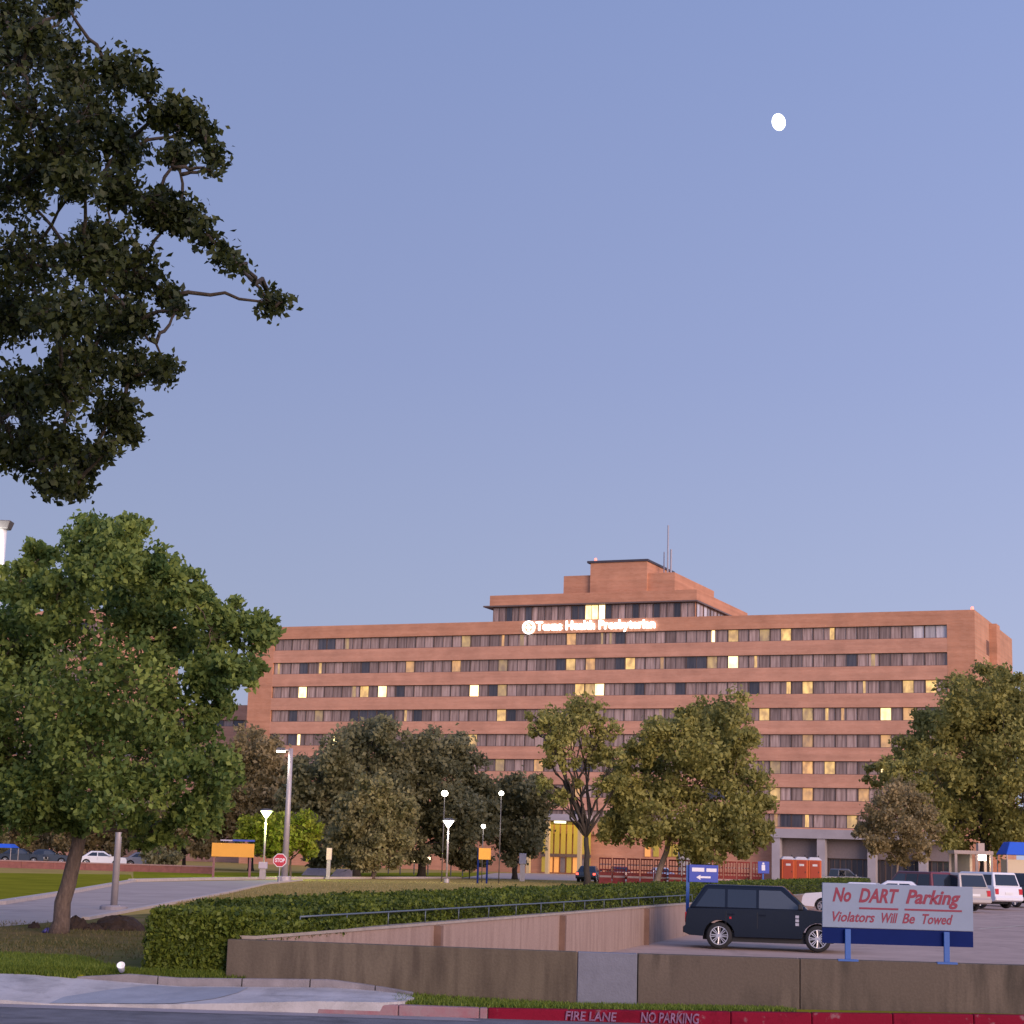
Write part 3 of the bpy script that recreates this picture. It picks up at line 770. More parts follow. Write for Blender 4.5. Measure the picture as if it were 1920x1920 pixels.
# --- illuminated lettering on the parapet
M_sgn = mat('white_illuminated_letters', (.9,.9,.9), .4, emit=(1,1,1), estr=2.2)
s0, s1 = lx(1006, 1177), lx(1229, 1172)
zc = lz(1110, 1174)
letters('lettering', 'Texas Health Presbyterian', s0, s1, zc - .95, zc + .85, -.22, M_sgn, hosp, offset=0.016, ext=.12)
lgx = lx(992, 1177); lg = MB()
NN = 28
ring_o = [(lgx + 1.0*math.cos(2*math.pi*i/NN), 0, zc + 1.0*math.sin(2*math.pi*i/NN)) for i in range(NN)]
ring_i = [(lgx + .74*math.cos(2*math.pi*i/NN), 0, zc + .74*math.sin(2*math.pi*i/NN)) for i in range(NN)]
for i in range(NN):
    j = (i + 1) % NN
    a, b, c, d = ring_o[i], ring_o[j], ring_i[j], ring_i[i]
    f_ = lambda p, y: (p[0], y, p[2])
    lg.quad(f_(a,-.3), f_(b,-.3), f_(c,-.3), f_(d,-.3)); lg.quad(f_(a,-.05), f_(b,-.05), f_(b,-.3), f_(a,-.3)); lg.quad(f_(d,-.3), f_(c,-.3), f_(c,-.05), f_(d,-.05))
lg.box(lgx - .10, lgx + .10, -.3, -.05, zc - .45, zc + .45).box(lgx - .4, lgx + .4, -.29, -.06, zc - .09, zc + .09)
lg.build('round_emblem', M_sgn, hosp)

# --- lower wing at the left and a further block beyond the trees
def simple_block(name, label, px0, px1, pytop, back, depth, bands):
    a, z1 = fhit(px0, pytop, back); b, z2 = fhit(px1, pytop, back)
    o = P0 + v_ * back + e_ * b
    t = thing(name, label, 'building', (o.x, o.y, GZ), math.atan2(e_.y, e_.x))
    zt = z2 - GZ; wd = b - a
    levels = [(fhit((px0+px1)/2, q0, back)[1] - GZ, fhit((px0+px1)/2, q1, back)[1] - GZ) for q0, q1 in bands]
    MB().box(-wd, 0, .5, depth, 0, zt - .3).build('core_wall', M_br, t)
    zs = [zt] + [q for l_ in levels for q in l_] + [0]
    for k in range(0, len(zs), 2):
        MB().box(-wd, 0, 0, .5, zs[k+1], zs[k]).build('brick_band', M_brs, t)
    for (q0, q1) in levels:
        nW = max(2, int(wd / 3.2)); dw = wd / nW
        for i in range(nW):
            window(t, -wd + i*dw + .02, -wd + (i+1)*dw - .02, q1 + .02, q0 - .02, .36, [rnd.choice('ccd'), rnd.choice('ccd')])
    return t
simple_block('hospital_wing', 'lower brick wing at the left end of the hospital behind the trees', 330, 474, 1322, 14, 20, [(1350,1362),(1400,1412),(1450,1462),(1500,1512),(1550,1562)])
simple_block('brick_building', 'far brick building glimpsed through the left tree crown', -160, 205, 1142, 40, 25, [(1170,1190),(1215,1235),(1260,1280),(1305,1325),(1350,1370),(1395,1415),(1440,1460),(1485,1505),(1530,1550)])
# ================================================================== hedge
M_hedge = leaf_mat('hedge_leaves', (0.03,0.055,0.010), (0.16,0.20,0.026), .3)
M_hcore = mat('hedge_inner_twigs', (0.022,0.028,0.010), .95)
def zh(y): return float(np.interp(y, [30, 31, 34, 40, 50, 66, 128], [at(290,1716,30.5).z, at(290,1716,30.5).z, at(390,1697,34).z, at(558,1683,40).z, at(895,1671,50).z, at(1195,1659,66).z, at(1600,1648,128).z]))
def wl(y): return float(np.interp(y, [30.4, 33, 40, 50, 66, 80], [1.7, 2.5, 3.3, 2.8, 2.1, 1.9]))
hedge = thing('hedge', 'long clipped green hedge along the wall above the parking lot', 'hedge', (WA.x - .8, 30.6, zg(30.6)))
hl = Vector(hedge.location)
hy = [30.42] + list(np.arange(31.5, 128, 1.5)) + [128]
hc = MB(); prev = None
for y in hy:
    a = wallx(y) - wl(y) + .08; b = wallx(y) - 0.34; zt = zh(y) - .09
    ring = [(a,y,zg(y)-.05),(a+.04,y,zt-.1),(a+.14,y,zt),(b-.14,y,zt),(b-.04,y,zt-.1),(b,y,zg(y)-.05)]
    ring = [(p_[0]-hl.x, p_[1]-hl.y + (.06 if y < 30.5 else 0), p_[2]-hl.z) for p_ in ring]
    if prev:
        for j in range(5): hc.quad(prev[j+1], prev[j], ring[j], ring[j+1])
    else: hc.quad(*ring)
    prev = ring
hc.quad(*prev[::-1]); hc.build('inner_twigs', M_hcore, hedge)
NH = 135000
u = rng.uniform(0, 1, NH); y = 30.4 * (128 / 30.4) ** (u ** 1.25)
side = rng.uniform(0, 1, NH)
wl_ = np.array([wl(q) for q in y]); wx_ = np.array([wallx(q) for q in y]); zt_ = np.array([zh(q) for q in y]); zb_ = np.array([zg(q) for q in y])
bumpy = .05 * np.sin(y * 1.7) + .04 * np.sin(y * 4.1 + 1)
xx = np.where(side < .62, wx_ - wl_ + rng.uniform(0, 1, NH) * (wl_ - .24), np.where(side < .85, wx_ - .28 + .04 * rng.normal(size=NH), wx_ - wl_ + .04 * rng.normal(size=NH)))
zz = np.where(side < .62, zt_ + bumpy * .6 + .035 * rng.normal(size=NH), zb_ + (zt_ - zb_) * rng.uniform(0, 1, NH))
pts = np.stack([xx, y + .05 * rng.normal(size=NH), zz], 1)
NE = 11500                                                   # the end face toward the street
pe = np.stack([wallx(30.4) - 1.70 + rng.uniform(0, 1.45, NE), 30.38 + .035 * rng.normal(size=NE), ZG0 - .03 + (zh(30.4) - ZG0 + .02) * rng.uniform(0, 1, NE)], 1)
NO = 9000                                                   # growth hanging over the wall at the near end
yo = 30.45 + 6.5 * rng.uniform(0, 1, NO) ** 1.3
po = np.stack([np.array([wallx(q) for q in yo]) - .3 + .30 * rng.uniform(0, 1, NO) * np.clip((37 - yo) / 3, 0, 1), yo, 1.2 + .27 * rng.uniform(0, 1, NO)], 1)
pts = np.concatenate([pts, pe, po]) - np.array(hl)
dist = np.concatenate([y, np.full(NE, 30.4), yo])
tint = np.clip(.45 + .25 * rng.normal(size=len(pts)) + .22 * np.sin(dist * 2.3) * np.sin(dist * .9), 0, 1)
leaf_object('leaves', pts, .085, M_hedge, hedge, .6, tint)

# ================================================================== trees
M_bark = mat('grey_brown_bark', (0.16,0.115,0.09), .95, col2=(0.07,0.05,0.042), nscale=7, stretch=(3,3,.6), bump=.8, bscale=18)
M_barkd = mat('dark_bark', (0.055,0.044,0.036), .95, noise=.4, nscale=6, stretch=(3,3,.6), bump=.8)
M_barkp = mat('pale_bark', (0.30,0.225,0.175), .95, noise=.4, nscale=5, stretch=(3,3,.6), bump=.6)
def curve(p, q, n=6, sag=0.1, jit=0.05, r=None):
    p = Vector(p); q = Vector(q); L = (q - p).length; out = []
    for i in range(n + 1):
        t = i / n; c = p.lerp(q, t)
        c.z += sag * L * math.sin(math.pi * t)
        if 0 < i < n: c += Vector((random.gauss(0,1), random.gauss(0,1), random.gauss(0,1))) * jit * L * .5
        out.append(c)
    return out
def tree(name, label, D, base, lobes, nleaf, lsize, lm, bark, tr=0.25, fork=None, depthk=0.75, clump=0.16, nclump=14, group='trees', inner=0.35, thick=1.0, lean=None, radial=False, gaps=(), backs=True, updown=0.2, spread=0.8):
    "lobes: (px, py, radius in px) as seen in the photograph, given depth round the trunk axis at distance D"
    b0 = at(base[0], base[1], D); b0.z = zg(D) if D > 30 else b0.z
    t = thing(name, label, 'tree', b0, 0, group)
    k = D * 1.0 / F * 1.02
    cx = sum(l[0] for l in lobes) / len(lobes)
    RR = max(abs(l[0] - cx) + l[2] for l in lobes) * k
    L3 = []
    for (px, py, r_) in lobes:
        dx = (px - cx) * k
        lim = math.sqrt(max(0.04 * RR * RR, RR * RR - dx * dx)) * depthk
        zz_ = (random.uniform(-1, 1) * .5 - .4) * lim
        c = at(px, py, D + zz_)
        L3.append((c, r_ * k))
        if backs and random.random() < .8:
            c2 = at(px + random.uniform(-.3, .3) * r_, py + random.uniform(-.3, .3) * r_, D + random.uniform(.2, .95) * lim)
            L3.append((c2, r_ * k * .95))
    fk = at(fork[0], fork[1], D) if fork else b0.lerp(sum((c for c, _ in L3), Vector()) / len(L3), .45)
    tb = MB()
    trunk = curve(b0 - Vector((0, 0, .15)), fk, 6, 0, .025)
    tb.tube(trunk, [tr * 1.35] + [tr * (1 - .28 * i / 6) for i in range(1, 7)], 10)
    cl = []; rmed = sorted(q[1] for q in L3)[len(L3) // 2]
    nodes = [(fk, tr * .72, 0)]                      # limbs: every lobe grows from the nearest limb already there
    for (c, r_) in sorted(L3, key=lambda q: (q[0] - fk).length):
        best = min(nodes, key=lambda q: (q[0] - c).length * (1.0 + .06 * q[2]) + .18 * (q[0] - fk).length)
        if radial and (c - fk).length > .2: best = (fk if random.random() < .6 else best[0], tr * .6, 0)
        r0 = max(best[1] * random.uniform(.55, .72), tr * .07) * thick ** .3
        path = curve(best[0], c, 6, .05, .055)
        tb.tube(path, [r0 * (1 - .5 * i / 6) for i in range(7)], 6)
        for i in (2, 4, 6): nodes.append((path[i], r0 * (1 - .5 * i / 6), best[2] + 1))
        for j in range(max(2, int(nclump * min(1.5, (r_ / rmed) ** 1.5)))):
            d = rng.normal(size=3); d /= np.linalg.norm(d); rad = r_ * (inner + (1 - inner) * rng.uniform() ** .6) * 1.05
            q = np.array(c) + d * rad * np.array([1, 1, .92])
            cl.append((q, c, r_))
            if j % 2 == 0:
                st = path[random.choice([4, 5, 6])]; r1 = min(r0 * .3, .035)
                tb.tube(curve(st, q, 3, .03, .1), [r1, r1 * .8, r1 * .55, r1 * .3], 4, cap=False)
    for o_ in tb.v: pass
    tb.v = [(p[0]-b0.x, p[1]-b0.y, p[2]-b0.z) for p in tb.v]
    tb.build('trunk', bark, t, smooth=True)
    per = nleaf // len(cl); cen = []; tin = []
    for (q, c, r_) in cl:
        s_ = max(clump * r_ * 2.2, lsize * spread)
        pts_ = q + rng.normal(size=(per, 3)) * s_ * np.array([.62, .62, .48])
        cen.append(pts_); base_t = .45 + .22 * rng.normal()
        tin.append(base_t + .16 * rng.normal(size=per))
    cen = np.concatenate(cen); tin = np.concatenate(tin)
    if gaps:
        keep = np.ones(len(cen), bool)
        # openings in the crown: leaf-free cells of the crown volume
        for (gx, gy, gr) in gaps:
            g_ = ray(gx, gy).normalized(); rel = cen - np.array([0, 0, CAMZ]); g_ = np.array(g_)
            dpar = rel @ g_; dist_ = np.linalg.norm(rel - dpar[:, None] * g_, axis=1)
            keep &= dist_ > gr * k * rng.uniform(.3, 1.5, len(cen))
        cen = cen[keep]; tin = tin[keep]
    leaf_object('crown', cen - np.array(b0), lsize, lm, t, .6, tin, updown)
    return t

LM_a = leaf_mat('maple_leaves', (0.075,0.13,0.036), (0.27,0.33,0.075), .42)
LM_oak = leaf_mat('shade_dark_live_oak_leaves', (0.018,0.027,0.010), (0.055,0.068,0.018), .25)  # leaf colours darkened in place of shade falling on this crown
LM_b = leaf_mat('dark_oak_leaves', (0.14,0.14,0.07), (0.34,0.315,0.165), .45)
LM_c = leaf_mat('olive_leaves', (0.185,0.185,0.055), (0.46,0.425,0.13), .45)
LM_f = leaf_mat('grey_olive_leaves', (0.17,0.16,0.07), (0.40,0.35,0.16), .45)
LM_d = leaf_mat('brown_olive_leaves', (0.21,0.17,0.08), (0.42,0.33,0.17), .45)
LM_e = leaf_mat('lime_leaves', (0.14,0.17,0.02), (0.32,0.34,0.04), .42)

tree('maple_tree', 'leaning leafy green tree on bare soil at the left', 41.5, (107,1752),
     [(232,1008,42),(165,1022,46),(195,1065,60),(290,1072,46),(250,1130,70),(340,1105,38),(75,1045,34),(105,1120,55),(35,1095,45),(370,1120,30),(310,1180,70),(395,1180,45),(440,1150,28),(470,1190,42),(500,1180,20),(150,1200,85),(30,1200,75),(390,1260,50),(440,1260,40),(470,1250,25),(250,1290,90),(100,1310,90),(-30,1310,80),(340,1340,70),(410,1320,32),(20,1410,85),(170,1410,95),(300,1430,80),(400,1450,45),(70,1490,65),(210,1490,60),(-60,1420,80),(380,1520,45),(-20,1510,55),(330,1550,38),(140,1540,35),(270,1560,30),(60,1545,30)],
     92000, .14, LM_a, M_bark, tr=.20, fork=(150,1560), clump=.135, nclump=22, gaps=[(285,1195,9),(340,1258,12),(125,1080,10),(150,1015,7),(75,1147,12),(190,1245,6),(283,1035,10),(450,1222,6),(430,1202,6),(362,1222,5),(395,1312,10)], group='trees')
oak_l = [(30,110,75),(110,100,50),(140,150,40),(225,135,42),(60,220,80),(170,205,55),(265,150,26),(310,215,38),(355,215,24),(375,245,24),(240,270,48),(400,285,18),(330,290,30),(120,290,60),(30,350,70),(150,340,40),(230,360,42),(290,390,48),(350,410,36),(395,320,9),(385,440,26),(420,480,22),(445,500,16),(515,575,18),(530,565,10),(500,545,6),(60,500,75),(170,490,60),(250,510,50),(200,450,40),(320,560,24),(335,580,12),(20,600,60),(120,590,55),(210,600,50),(260,600,35),(300,690,28),(315,685,10),(250,690,36),(160,690,60),(110,720,50),(40,740,60),(220,770,42),(240,810,20),(110,830,45),(40,850,55),(160,870,32),(200,850,20),(110,920,24),(140,915,20),(95,900,25),(15,20,50),(55,60,30),(110,10,22),(120,20,14)]
oak_off = [(-80,150,120),(-120,350,120),(-100,560,120),(-100,760,110),(-250,50,160),(-350,300,170),(-320,600,160),(-500,150,170),(-560,500,170),(-700,300,170),(-750,620,150)]
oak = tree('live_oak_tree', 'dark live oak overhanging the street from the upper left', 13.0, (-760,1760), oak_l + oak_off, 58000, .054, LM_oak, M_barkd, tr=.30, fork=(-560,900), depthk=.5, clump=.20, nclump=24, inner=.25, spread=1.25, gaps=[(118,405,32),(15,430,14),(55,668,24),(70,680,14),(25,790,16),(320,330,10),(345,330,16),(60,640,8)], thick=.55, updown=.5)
# the middle-distance trees; bases rest on the flat ground at their distance
def gy(px, D): return hor(px) + (CAMZ - zg(D)) / D * F
tree('oak_tree', 'broad dark oak left of centre before the hospital', 165, (668, gy(668,165)),
     [(690,1385,42),(640,1420,48),(740,1375,35),(600,1460,48),(680,1460,60),(740,1430,45),(575,1510,38),(630,1530,55),(700,1540,60),(590,1565,35),(745,1500,45),(650,1580,38),(560,1440,22),(550,1480,28)],
     33000, .42, LM_b, M_barkd, tr=.38, fork=(665,1560), nclump=14)
tree('oak_tree', 'dark round oak just left of the airy tree', 170, (790, gy(790,170)),
     [(790,1410,42),(840,1415,40),(880,1440,36),(900,1490,34),(830,1470,50),(770,1460,45),(860,1520,50),(800,1540,45),(905,1540,30),(780,1590,28),(850,1580,35),(920,1510,18)],
     28500, .42, LM_b, M_barkd, tr=.40, fork=(792,1585), nclump=14)
tree('small_oak_tree', 'bushy olive-brown tree in front of the two dark oaks', 150, (700, gy(700,150)),
     [(700,1485,32),(665,1515,36),(740,1515,34),(700,1545,42),(655,1565,34),(745,1565,34),(700,1590,36),(670,1605,22),(735,1605,22)],
     19500, .34, LM_f, M_bark, tr=.16, fork=(700,1600), nclump=14)
tree('oak_tree', 'dark tree to the left of the lit lobby', 178, (965, gy(965,178)),
     [(960,1490,34),(1000,1480,30),(930,1520,32),(980,1530,42),(1020,1510,26),(940,1570,34),(985,1580,32),(1000,1555,25),(960,1605,18)],
     16500, .42, LM_b, M_barkd, tr=.28, fork=(965,1590), nclump=13)
tree('brown_tree', 'brownish tree behind the lamp posts at left', 185, (470, gy(470,185)),
     [(470,1400,36),(430,1430,38),(510,1420,34),(480,1460,48),(540,1460,26),(420,1490,40),(510,1510,40),(450,1540,45),(400,1560,35),(500,1565,35),(380,1520,30),(530,1540,24)],
     25500, .42, LM_d, M_barkd, tr=.3, fork=(470,1570), nclump=14)
tree('lime_tree', 'small lime green tree lit by the post lamp', 141, (545, gy(545,141)),
     [(480,1550,24),(520,1545,26),(565,1550,28),(590,1560,15),(540,1570,26),(500,1585,22),(575,1585,18),(455,1565,16),(530,1600,14)],
     12000, .30, LM_e, M_bark, tr=.10, fork=(545,1612), nclump=13)
tree('airy_tree', 'airy tree with dark forked trunk before the lobby', 150, (1100, gy(1100,150)),
     [(1095,1325,26),(1060,1345,30),(1120,1345,24),(1005,1345,18),(1030,1360,22),(1085,1375,28),(1140,1370,22),(1040,1400,20),(1000,1370,10),(1110,1410,26),(1065,1430,16),(1150,1420,20),(1020,1470,14),(1055,1500,16),(1130,1470,20),(1160,1470,20),(1035,1430,12),(1080,1465,10)],
     8500, .34, LM_c, M_barkd, tr=.27, fork=(1099,1570), nclump=9, thick=1.1, clump=.2, radial=True)
tree('leaning_tree', 'full olive tree with pale leaning trunk right of centre', 155, (1226, gy(1226,155)),
     [(1370,1335,36),(1320,1355,40),(1280,1345,22),(1385,1385,30),(1240,1390,36),(1300,1400,50),(1360,1430,46),(1200,1420,30),(1180,1470,34),(1250,1460,52),(1320,1480,55),(1400,1470,40),(1425,1510,26),(1170,1530,34),(1230,1530,48),(1300,1550,50),(1370,1550,48),(1420,1560,26),(1330,1595,30),(1210,1570,30),(1390,1590,22),(1150,1560,24),(1160,1500,22)],
     45000, .38, LM_c, M_barkp, tr=.27, fork=(1262,1560), nclump=15)
tree('large_tree', 'large spreading tree at the right edge of the hospital', 165, (1845, gy(1845,165)),
     [(1860,1290,40),(1890,1300,36),(1800,1310,44),(1850,1350,55),(1920,1340,55),(1770,1360,42),(1730,1350,18),(1820,1400,60),(1745,1400,36),(1900,1420,60),(1700,1410,32),(1680,1440,32),(1760,1460,50),(1840,1480,60),(1920,1500,60),(1650,1465,24),(1800,1540,45),(1870,1550,48),(1930,1560,40),(1990,1380,60),(1990,1480,60),(1860,1262,20),(1900,1275,16),(1745,1530,34),(1780,1575,26),(1640,1440,10),(1720,1480,30)],
     60000, .40, LM_c, M_barkd, tr=.5, fork=(1845,1560), nclump=15)
tree('small_tree', 'small pale olive tree before the large right tree', 140, (1681, gy(1681,140)),
     [(1690,1485,26),(1665,1505,26),(1715,1505,26),(1640,1530,26),(1690,1540,34),(1735,1535,22),(1620,1555,18),(1655,1570,28),(1710,1575,28),(1755,1560,14),(1680,1600,24),(1640,1590,16),(1725,1598,16)],
     12750, .27, LM_d, M_barkp, tr=.10, fork=(1683,1610), nclump=12)
for px, D, sc, lab in ((-40,190,1.0,'olive tree at the far left edge beyond the brick wall'), (70,195,1.1,'olive tree left of the leaning trunk beyond the brick wall'), (170,188,1.0,'olive tree right of the leaning trunk beyond the brick wall'), (260,192,1.0,'olive tree behind the grey pole beyond the brick wall'), (345,180,1.0,'olive tree beyond the brick wall nearest the orange sign')):
    tree('olive_tree', lab, D, (px, gy(px, D)),
         [(px-40,1560,32*sc),(px+35,1555,34*sc),(px,1530,36*sc),(px-20,1582,26*sc),(px+30,1585,26*sc),(px-50,1520,30),(px+50,1515,30)],
         6500, .45, LM_d if (int(px) % 20) else LM_b, M_barkd, tr=.2, fork=(px,1595), nclump=11, group='olive trees beyond the low wall')

# low shrub band behind the lamps and lawns
for i, (px, wd, lab) in enumerate(((610,40,'low dark shrub left of the bushy olive tree'),(880,46,'low dark shrub under the round oak'),(300,40,'low dark shrub left of the orange sign'))):
    D = 172
    tree('shrub', lab, D, (px, gy(px, D)), [(px-wd*.5,1612,16),(px,1606,18),(px+wd*.5,1612,16),(px,1618,14)], 2600, .35, LM_b, M_barkd, tr=.06, fork=(px,1625), nclump=10, group='low shrubs')

# ================================================================== soil mounds and small litter
M_soil = mat('dark_soil', (0.055,0.036,0.028), .95, noise=.5, nscale=9, bump=1.0, bscale=14)
def mound(px, py, wpx, hpx, label, seed):
    r = random.Random(seed); c = on_ground(px, py); k = c.y / F
    a, h = wpx * k / 2, hpx * k; b = MB(); n = 18; rings = []
    for i in range(7):
        t = i / 6; rr = math.cos(t * math.pi / 2) ** .8; z = h * math.sin(t * math.pi / 2) - .04
        rings.append([(a * rr * math.cos(2*math.pi*j/n) * r.uniform(.86, 1.12), a * .7 * rr * math.sin(2*math.pi*j/n) * r.uniform(.86, 1.12), z + r.uniform(-.05, .05) * (1 if i else 0)) for j in range(n)])
    for A, B in zip(rings, rings[1:]):
        for j in range(n): b.quad(A[j], A[(j+1)%n], B[(j+1)%n], B[j])
    o = b.build('soil_mound', M_soil, None, smooth=False); o.location = c
    tag(o, label, 'soil', 'mounds of dug soil')
mound(142, 1743, 46, 26, 'dark soil mound right against the leaning trunk', 1)
mound(172, 1744, 44, 14, 'small low soil mound between the two larger mounds', 2)
mound(222, 1744, 96, 28, 'widest dark soil mound left of the hedge end', 3)
mound(64, 1741, 24, 12, 'small soil mound left of the leaning trunk', 4)
c = on_z(228, 1826, ZG0); cup = MB().lathe([(0,0),(.045,0),(.06,.13),(.066,.14),(.058,.145),(.05,.05),(0,.05)], 14)
cup.v = [(x_, y_*math.cos(.9) - z_*math.sin(.9), y_*math.sin(.9) + z_*math.cos(.9)) for x_, y_, z_ in cup.v]
o = cup.build('paper_cup', mat('white_paper', (.85,.85,.85), .6), None, smooth=True); o.location = (at(228, 1826, 30.03).x, 30.03, hb(228) + .128 + .055); tag(o, 'small white paper cup lying on the back kerb', 'cup')
c = on_ground(88, 1750); b_ = MB()
for i in range(4):
    a0 = i * 1.6; b_.add([(math.cos(a0)*.14, math.sin(a0)*.1, 0), (math.cos(a0+1.5)*.15, math.sin(a0+1.5)*.11, .02), (math.cos(a0+.8)*.05, math.sin(a0+.8)*.05, .11), (0.02,0,.13)], [(0,1,2),(0,2,3),(1,3,2),(0,3,1)])
o = b_.build('plastic_bag', mat('blue_plastic', (.07,.06,.22), .4), None, smooth=True); o.location = c; tag(o, 'small dark blue scrap at the foot of the leaning tree', 'litter')

# grass blades on the near lawn and the verge
def blades(name, pts_, h, ma, label):
    n = len(pts_); pts_ = np.asarray(pts_); ang = rng.uniform(0, 2*np.pi, n); hh = h * rng.uniform(.5, 1.3, n)
    dx = np.stack([np.cos(ang), np.sin(ang), np.zeros(n)], 1) * (.012 + .004 * rng.uniform(size=n))[:, None]
    lean = np.stack([rng.normal(size=n)*.35, rng.normal(size=n)*.35, np.ones(n)], 1) * hh[:, None]
    v_ = np.empty((n, 3, 3)); v_[:,0] = pts_ - dx; v_[:,1] = pts_ + dx; v_[:,2] = pts_ + lean
    me = bpy.data.meshes.new(name); me.vertices.add(3*n); me.vertices.foreach_set('co', v_.ravel())
    me.loops.add(3*n); me.loops.foreach_set('vertex_index', np.arange(3*n, dtype=np.int32))
    me.polygons.add(n); me.polygons.foreach_set('loop_start', np.arange(0, 3*n, 3, dtype=np.int32)); me.polygons.foreach_set('loop_total', np.full(n, 3, dtype=np.int32)); me.update(calc_edges=True)
    at_ = me.attributes.new('tint', 'FLOAT', 'POINT'); at_.data.foreach_set('value', np.repeat(rng.uniform(0,1,n), 3).astype(np.float32))
    o = link(name, me, ma); tag(o, label, 'grass', kind='stuff'); return o
G1 = leaf_mat('green_grass', (0.07,0.12,0.015), (0.19,0.24,0.035)); G2 = leaf_mat('dry_grass', (0.17,0.15,0.04), (0.38,0.29,0.13))
n = 26000; px_ = rng.uniform(-60, 425, n); py_ = rng.uniform(1788, 1828, n)
lim = np.interp(px_, [-60,0,150,235,320,425], [1788,1789,1796,1819,1825,1828])
P = [on_ground(a, b) for a, b, c in zip(px_, py_, lim) if b > c]
P = [p for p in P if p.y > 30.15]
for i in range(9000):
    px = random.uniform(-60, 428); t_ = random.random(); yb = 29.95 + (0.15 if px > 96 else 0) - .02
    z0 = hb(px) + float(np.interp(px, [96, 200, 600], [0.0, 0.10, 0.10])) - 0.01
    P.append(Vector((X29(px), yb + (30.25 - yb) * t_, z0 + (zg(30.25) + .004 - z0) * t_)))
blades('lawn_grass', P, .07, G1, 'short green grass on the strip behind the pavement')
n = 9000; P = []
for i in range(n):
    x_ = random.uniform(X29(735), X29(1500)); y_ = random.uniform(28.6, 30.06)
    t_ = (y_ - 28.55) / 1.55; P.append((x_, y_, (ztopkerb(x_)-.012) * (1-t_) + (zwallbase(x_)+.02) * t_))
blades('verge_grass', P, .06, G1, 'thin green grass growing between the kerb and the wall')
n = 42000; P = []
while len(P) < n:
    a, b = random.uniform(330, 1300), random.uniform(1652, 1722)
    p = on_ground(a, b)
    if p.x < wallx(p.y) - wl(p.y) - .08 and b > np.interp(a, [300,430,500,566,700,1400], [1700,1676,1662,1654,1650,1656]): P.append(p)
blades('field_grass', P, .10, G2, 'dry tan grass on the open field behind the hedge')
n = 9000; P = []
for i in range(n):
    a, b = random.uniform(-30, 330), random.uniform(1728, 1800)
    p = on_ground(a, b)
    if p.x < wallx(p.y) - wl(p.y) - .08 and p.y > 30.3 and random.random() < (.8 if (math.sin(p.x*1.3)+math.sin(p.y*.9)) > .2 else .25): P.append(p)
blades('sparse_grass', P, .06, leaf_mat('sparse_grass', (0.08,0.085,0.02), (0.2,0.16,0.07)), 'sparse brownish grass over the bare soil')
# ================================================================== moon
mo = at(1460, 229, 3000.0)
mb = MB().lathe([(max(.001, math.sin(math.pi*i/12)), -math.cos(math.pi*i/12)) for i in range(13)], 24)
moon = mb.build('moon', mat('moonlit_surface', (.9,.9,.85), 1, emit=(1,.99,.95), estr=2.2), None, smooth=True)
moon.location = mo; moon.scale = (11.5, 11.5, 15.0); moon.rotation_euler = (0, R(-12), 0)
tag(moon, 'bright white moon high in the blue dusk sky', 'moon')

# ================================================================== lamps
M_pole = mat('grey_lamp_pole', (0.42,0.37,0.37), .5, metal=.3, noise=.15)
M_hd = mat('lamp_head_metal', (.12,.11,.11), .5, metal=.4)
M_lensw = mat('lit_lamp_lens', (1,1,.95), .3, emit=(1,.93,.78), estr=9)
M_lensg = mat('lit_green_lamp_lens', (.9,1,.7), .3, emit=(.85,1,.45), estr=9)
M_lensd = mat('dim_lamp_lens', (1,1,.95), .3, emit=(1,.95,.85), estr=3)
def glow(parent, z, energy, col, x=0, y=0, rad=.25):
    li = bpy.data.lights.new('lamp_light', 'POINT'); li.energy = energy; li.color = col; li.shadow_soft_size = rad
    o = bpy.data.objects.new('lamp_light', li); COL.objects.link(o); o.parent = parent; o.location = (x, y, z)
def base_at(px, D): 
    p = at(px, gy(px, D), D); p.z = zg(D); return p
def pole_lamp(label, px, D, pytop, r_, arm=None, lit=True, lens=None):
    "tall pole with a shoebox head on a short arm"
    b0 = base_at(px, D); t = thing('street_lamp', label, 'street lamp', b0, 0, 'tall street lamps')
    h = at(px, pytop, D).z - b0.z
    MB().tube([(0,0,.0),(0,0,.35)], r_ * 2.6, 14).build('base', M_pole, t, bevel=.03)
    MB().tube([(0,0,.3),(0,0,h)], [r_ * 1.25, r_ * .8], 12).build('pole', M_pole, t, smooth=True)
    s = -1 if arm is None else arm
    MB().bar((0,0,h-.12),(s*.55,0,h-.08), .06, .08).build('arm', M_pole, t)
    hd = MB(); x0, x1 = (s*.35, s*.95) if s > 0 else (s*.95, s*.35)
    hd.hull([(x0,-.2,h-.16),(x1,-.2,h-.16),(x1,.2,h-.16),(x0,.2,h-.16)], [(x0+.06,-.15,h+.03),(x1-.06,-.15,h+.03),(x1-.06,.15,h+.03),(x0+.06,.15,h+.03)])
    ho = hd.build('lamp_head', M_hd, t, bevel=.02)
    MB().hull([(x0+.05,-.15,h-.26),(x1-.05,-.15,h-.26),(x1-.05,.15,h-.26),(x0+.05,.15,h-.26)], [(x0+.03,-.17,h-.163),(x1-.03,-.17,h-.163),(x1-.03,.17,h-.163),(x0+.03,.17,h-.163)]).build('lens', M_lensw if lit else M_lensd, ho)
    if lit: glow(t, h - .5, 90, (1,.9,.7), s * .65)
    return t
pole_lamp('tall grey street lamp with one lit arm beside the stop sign', 533, 121, 1403, .17)
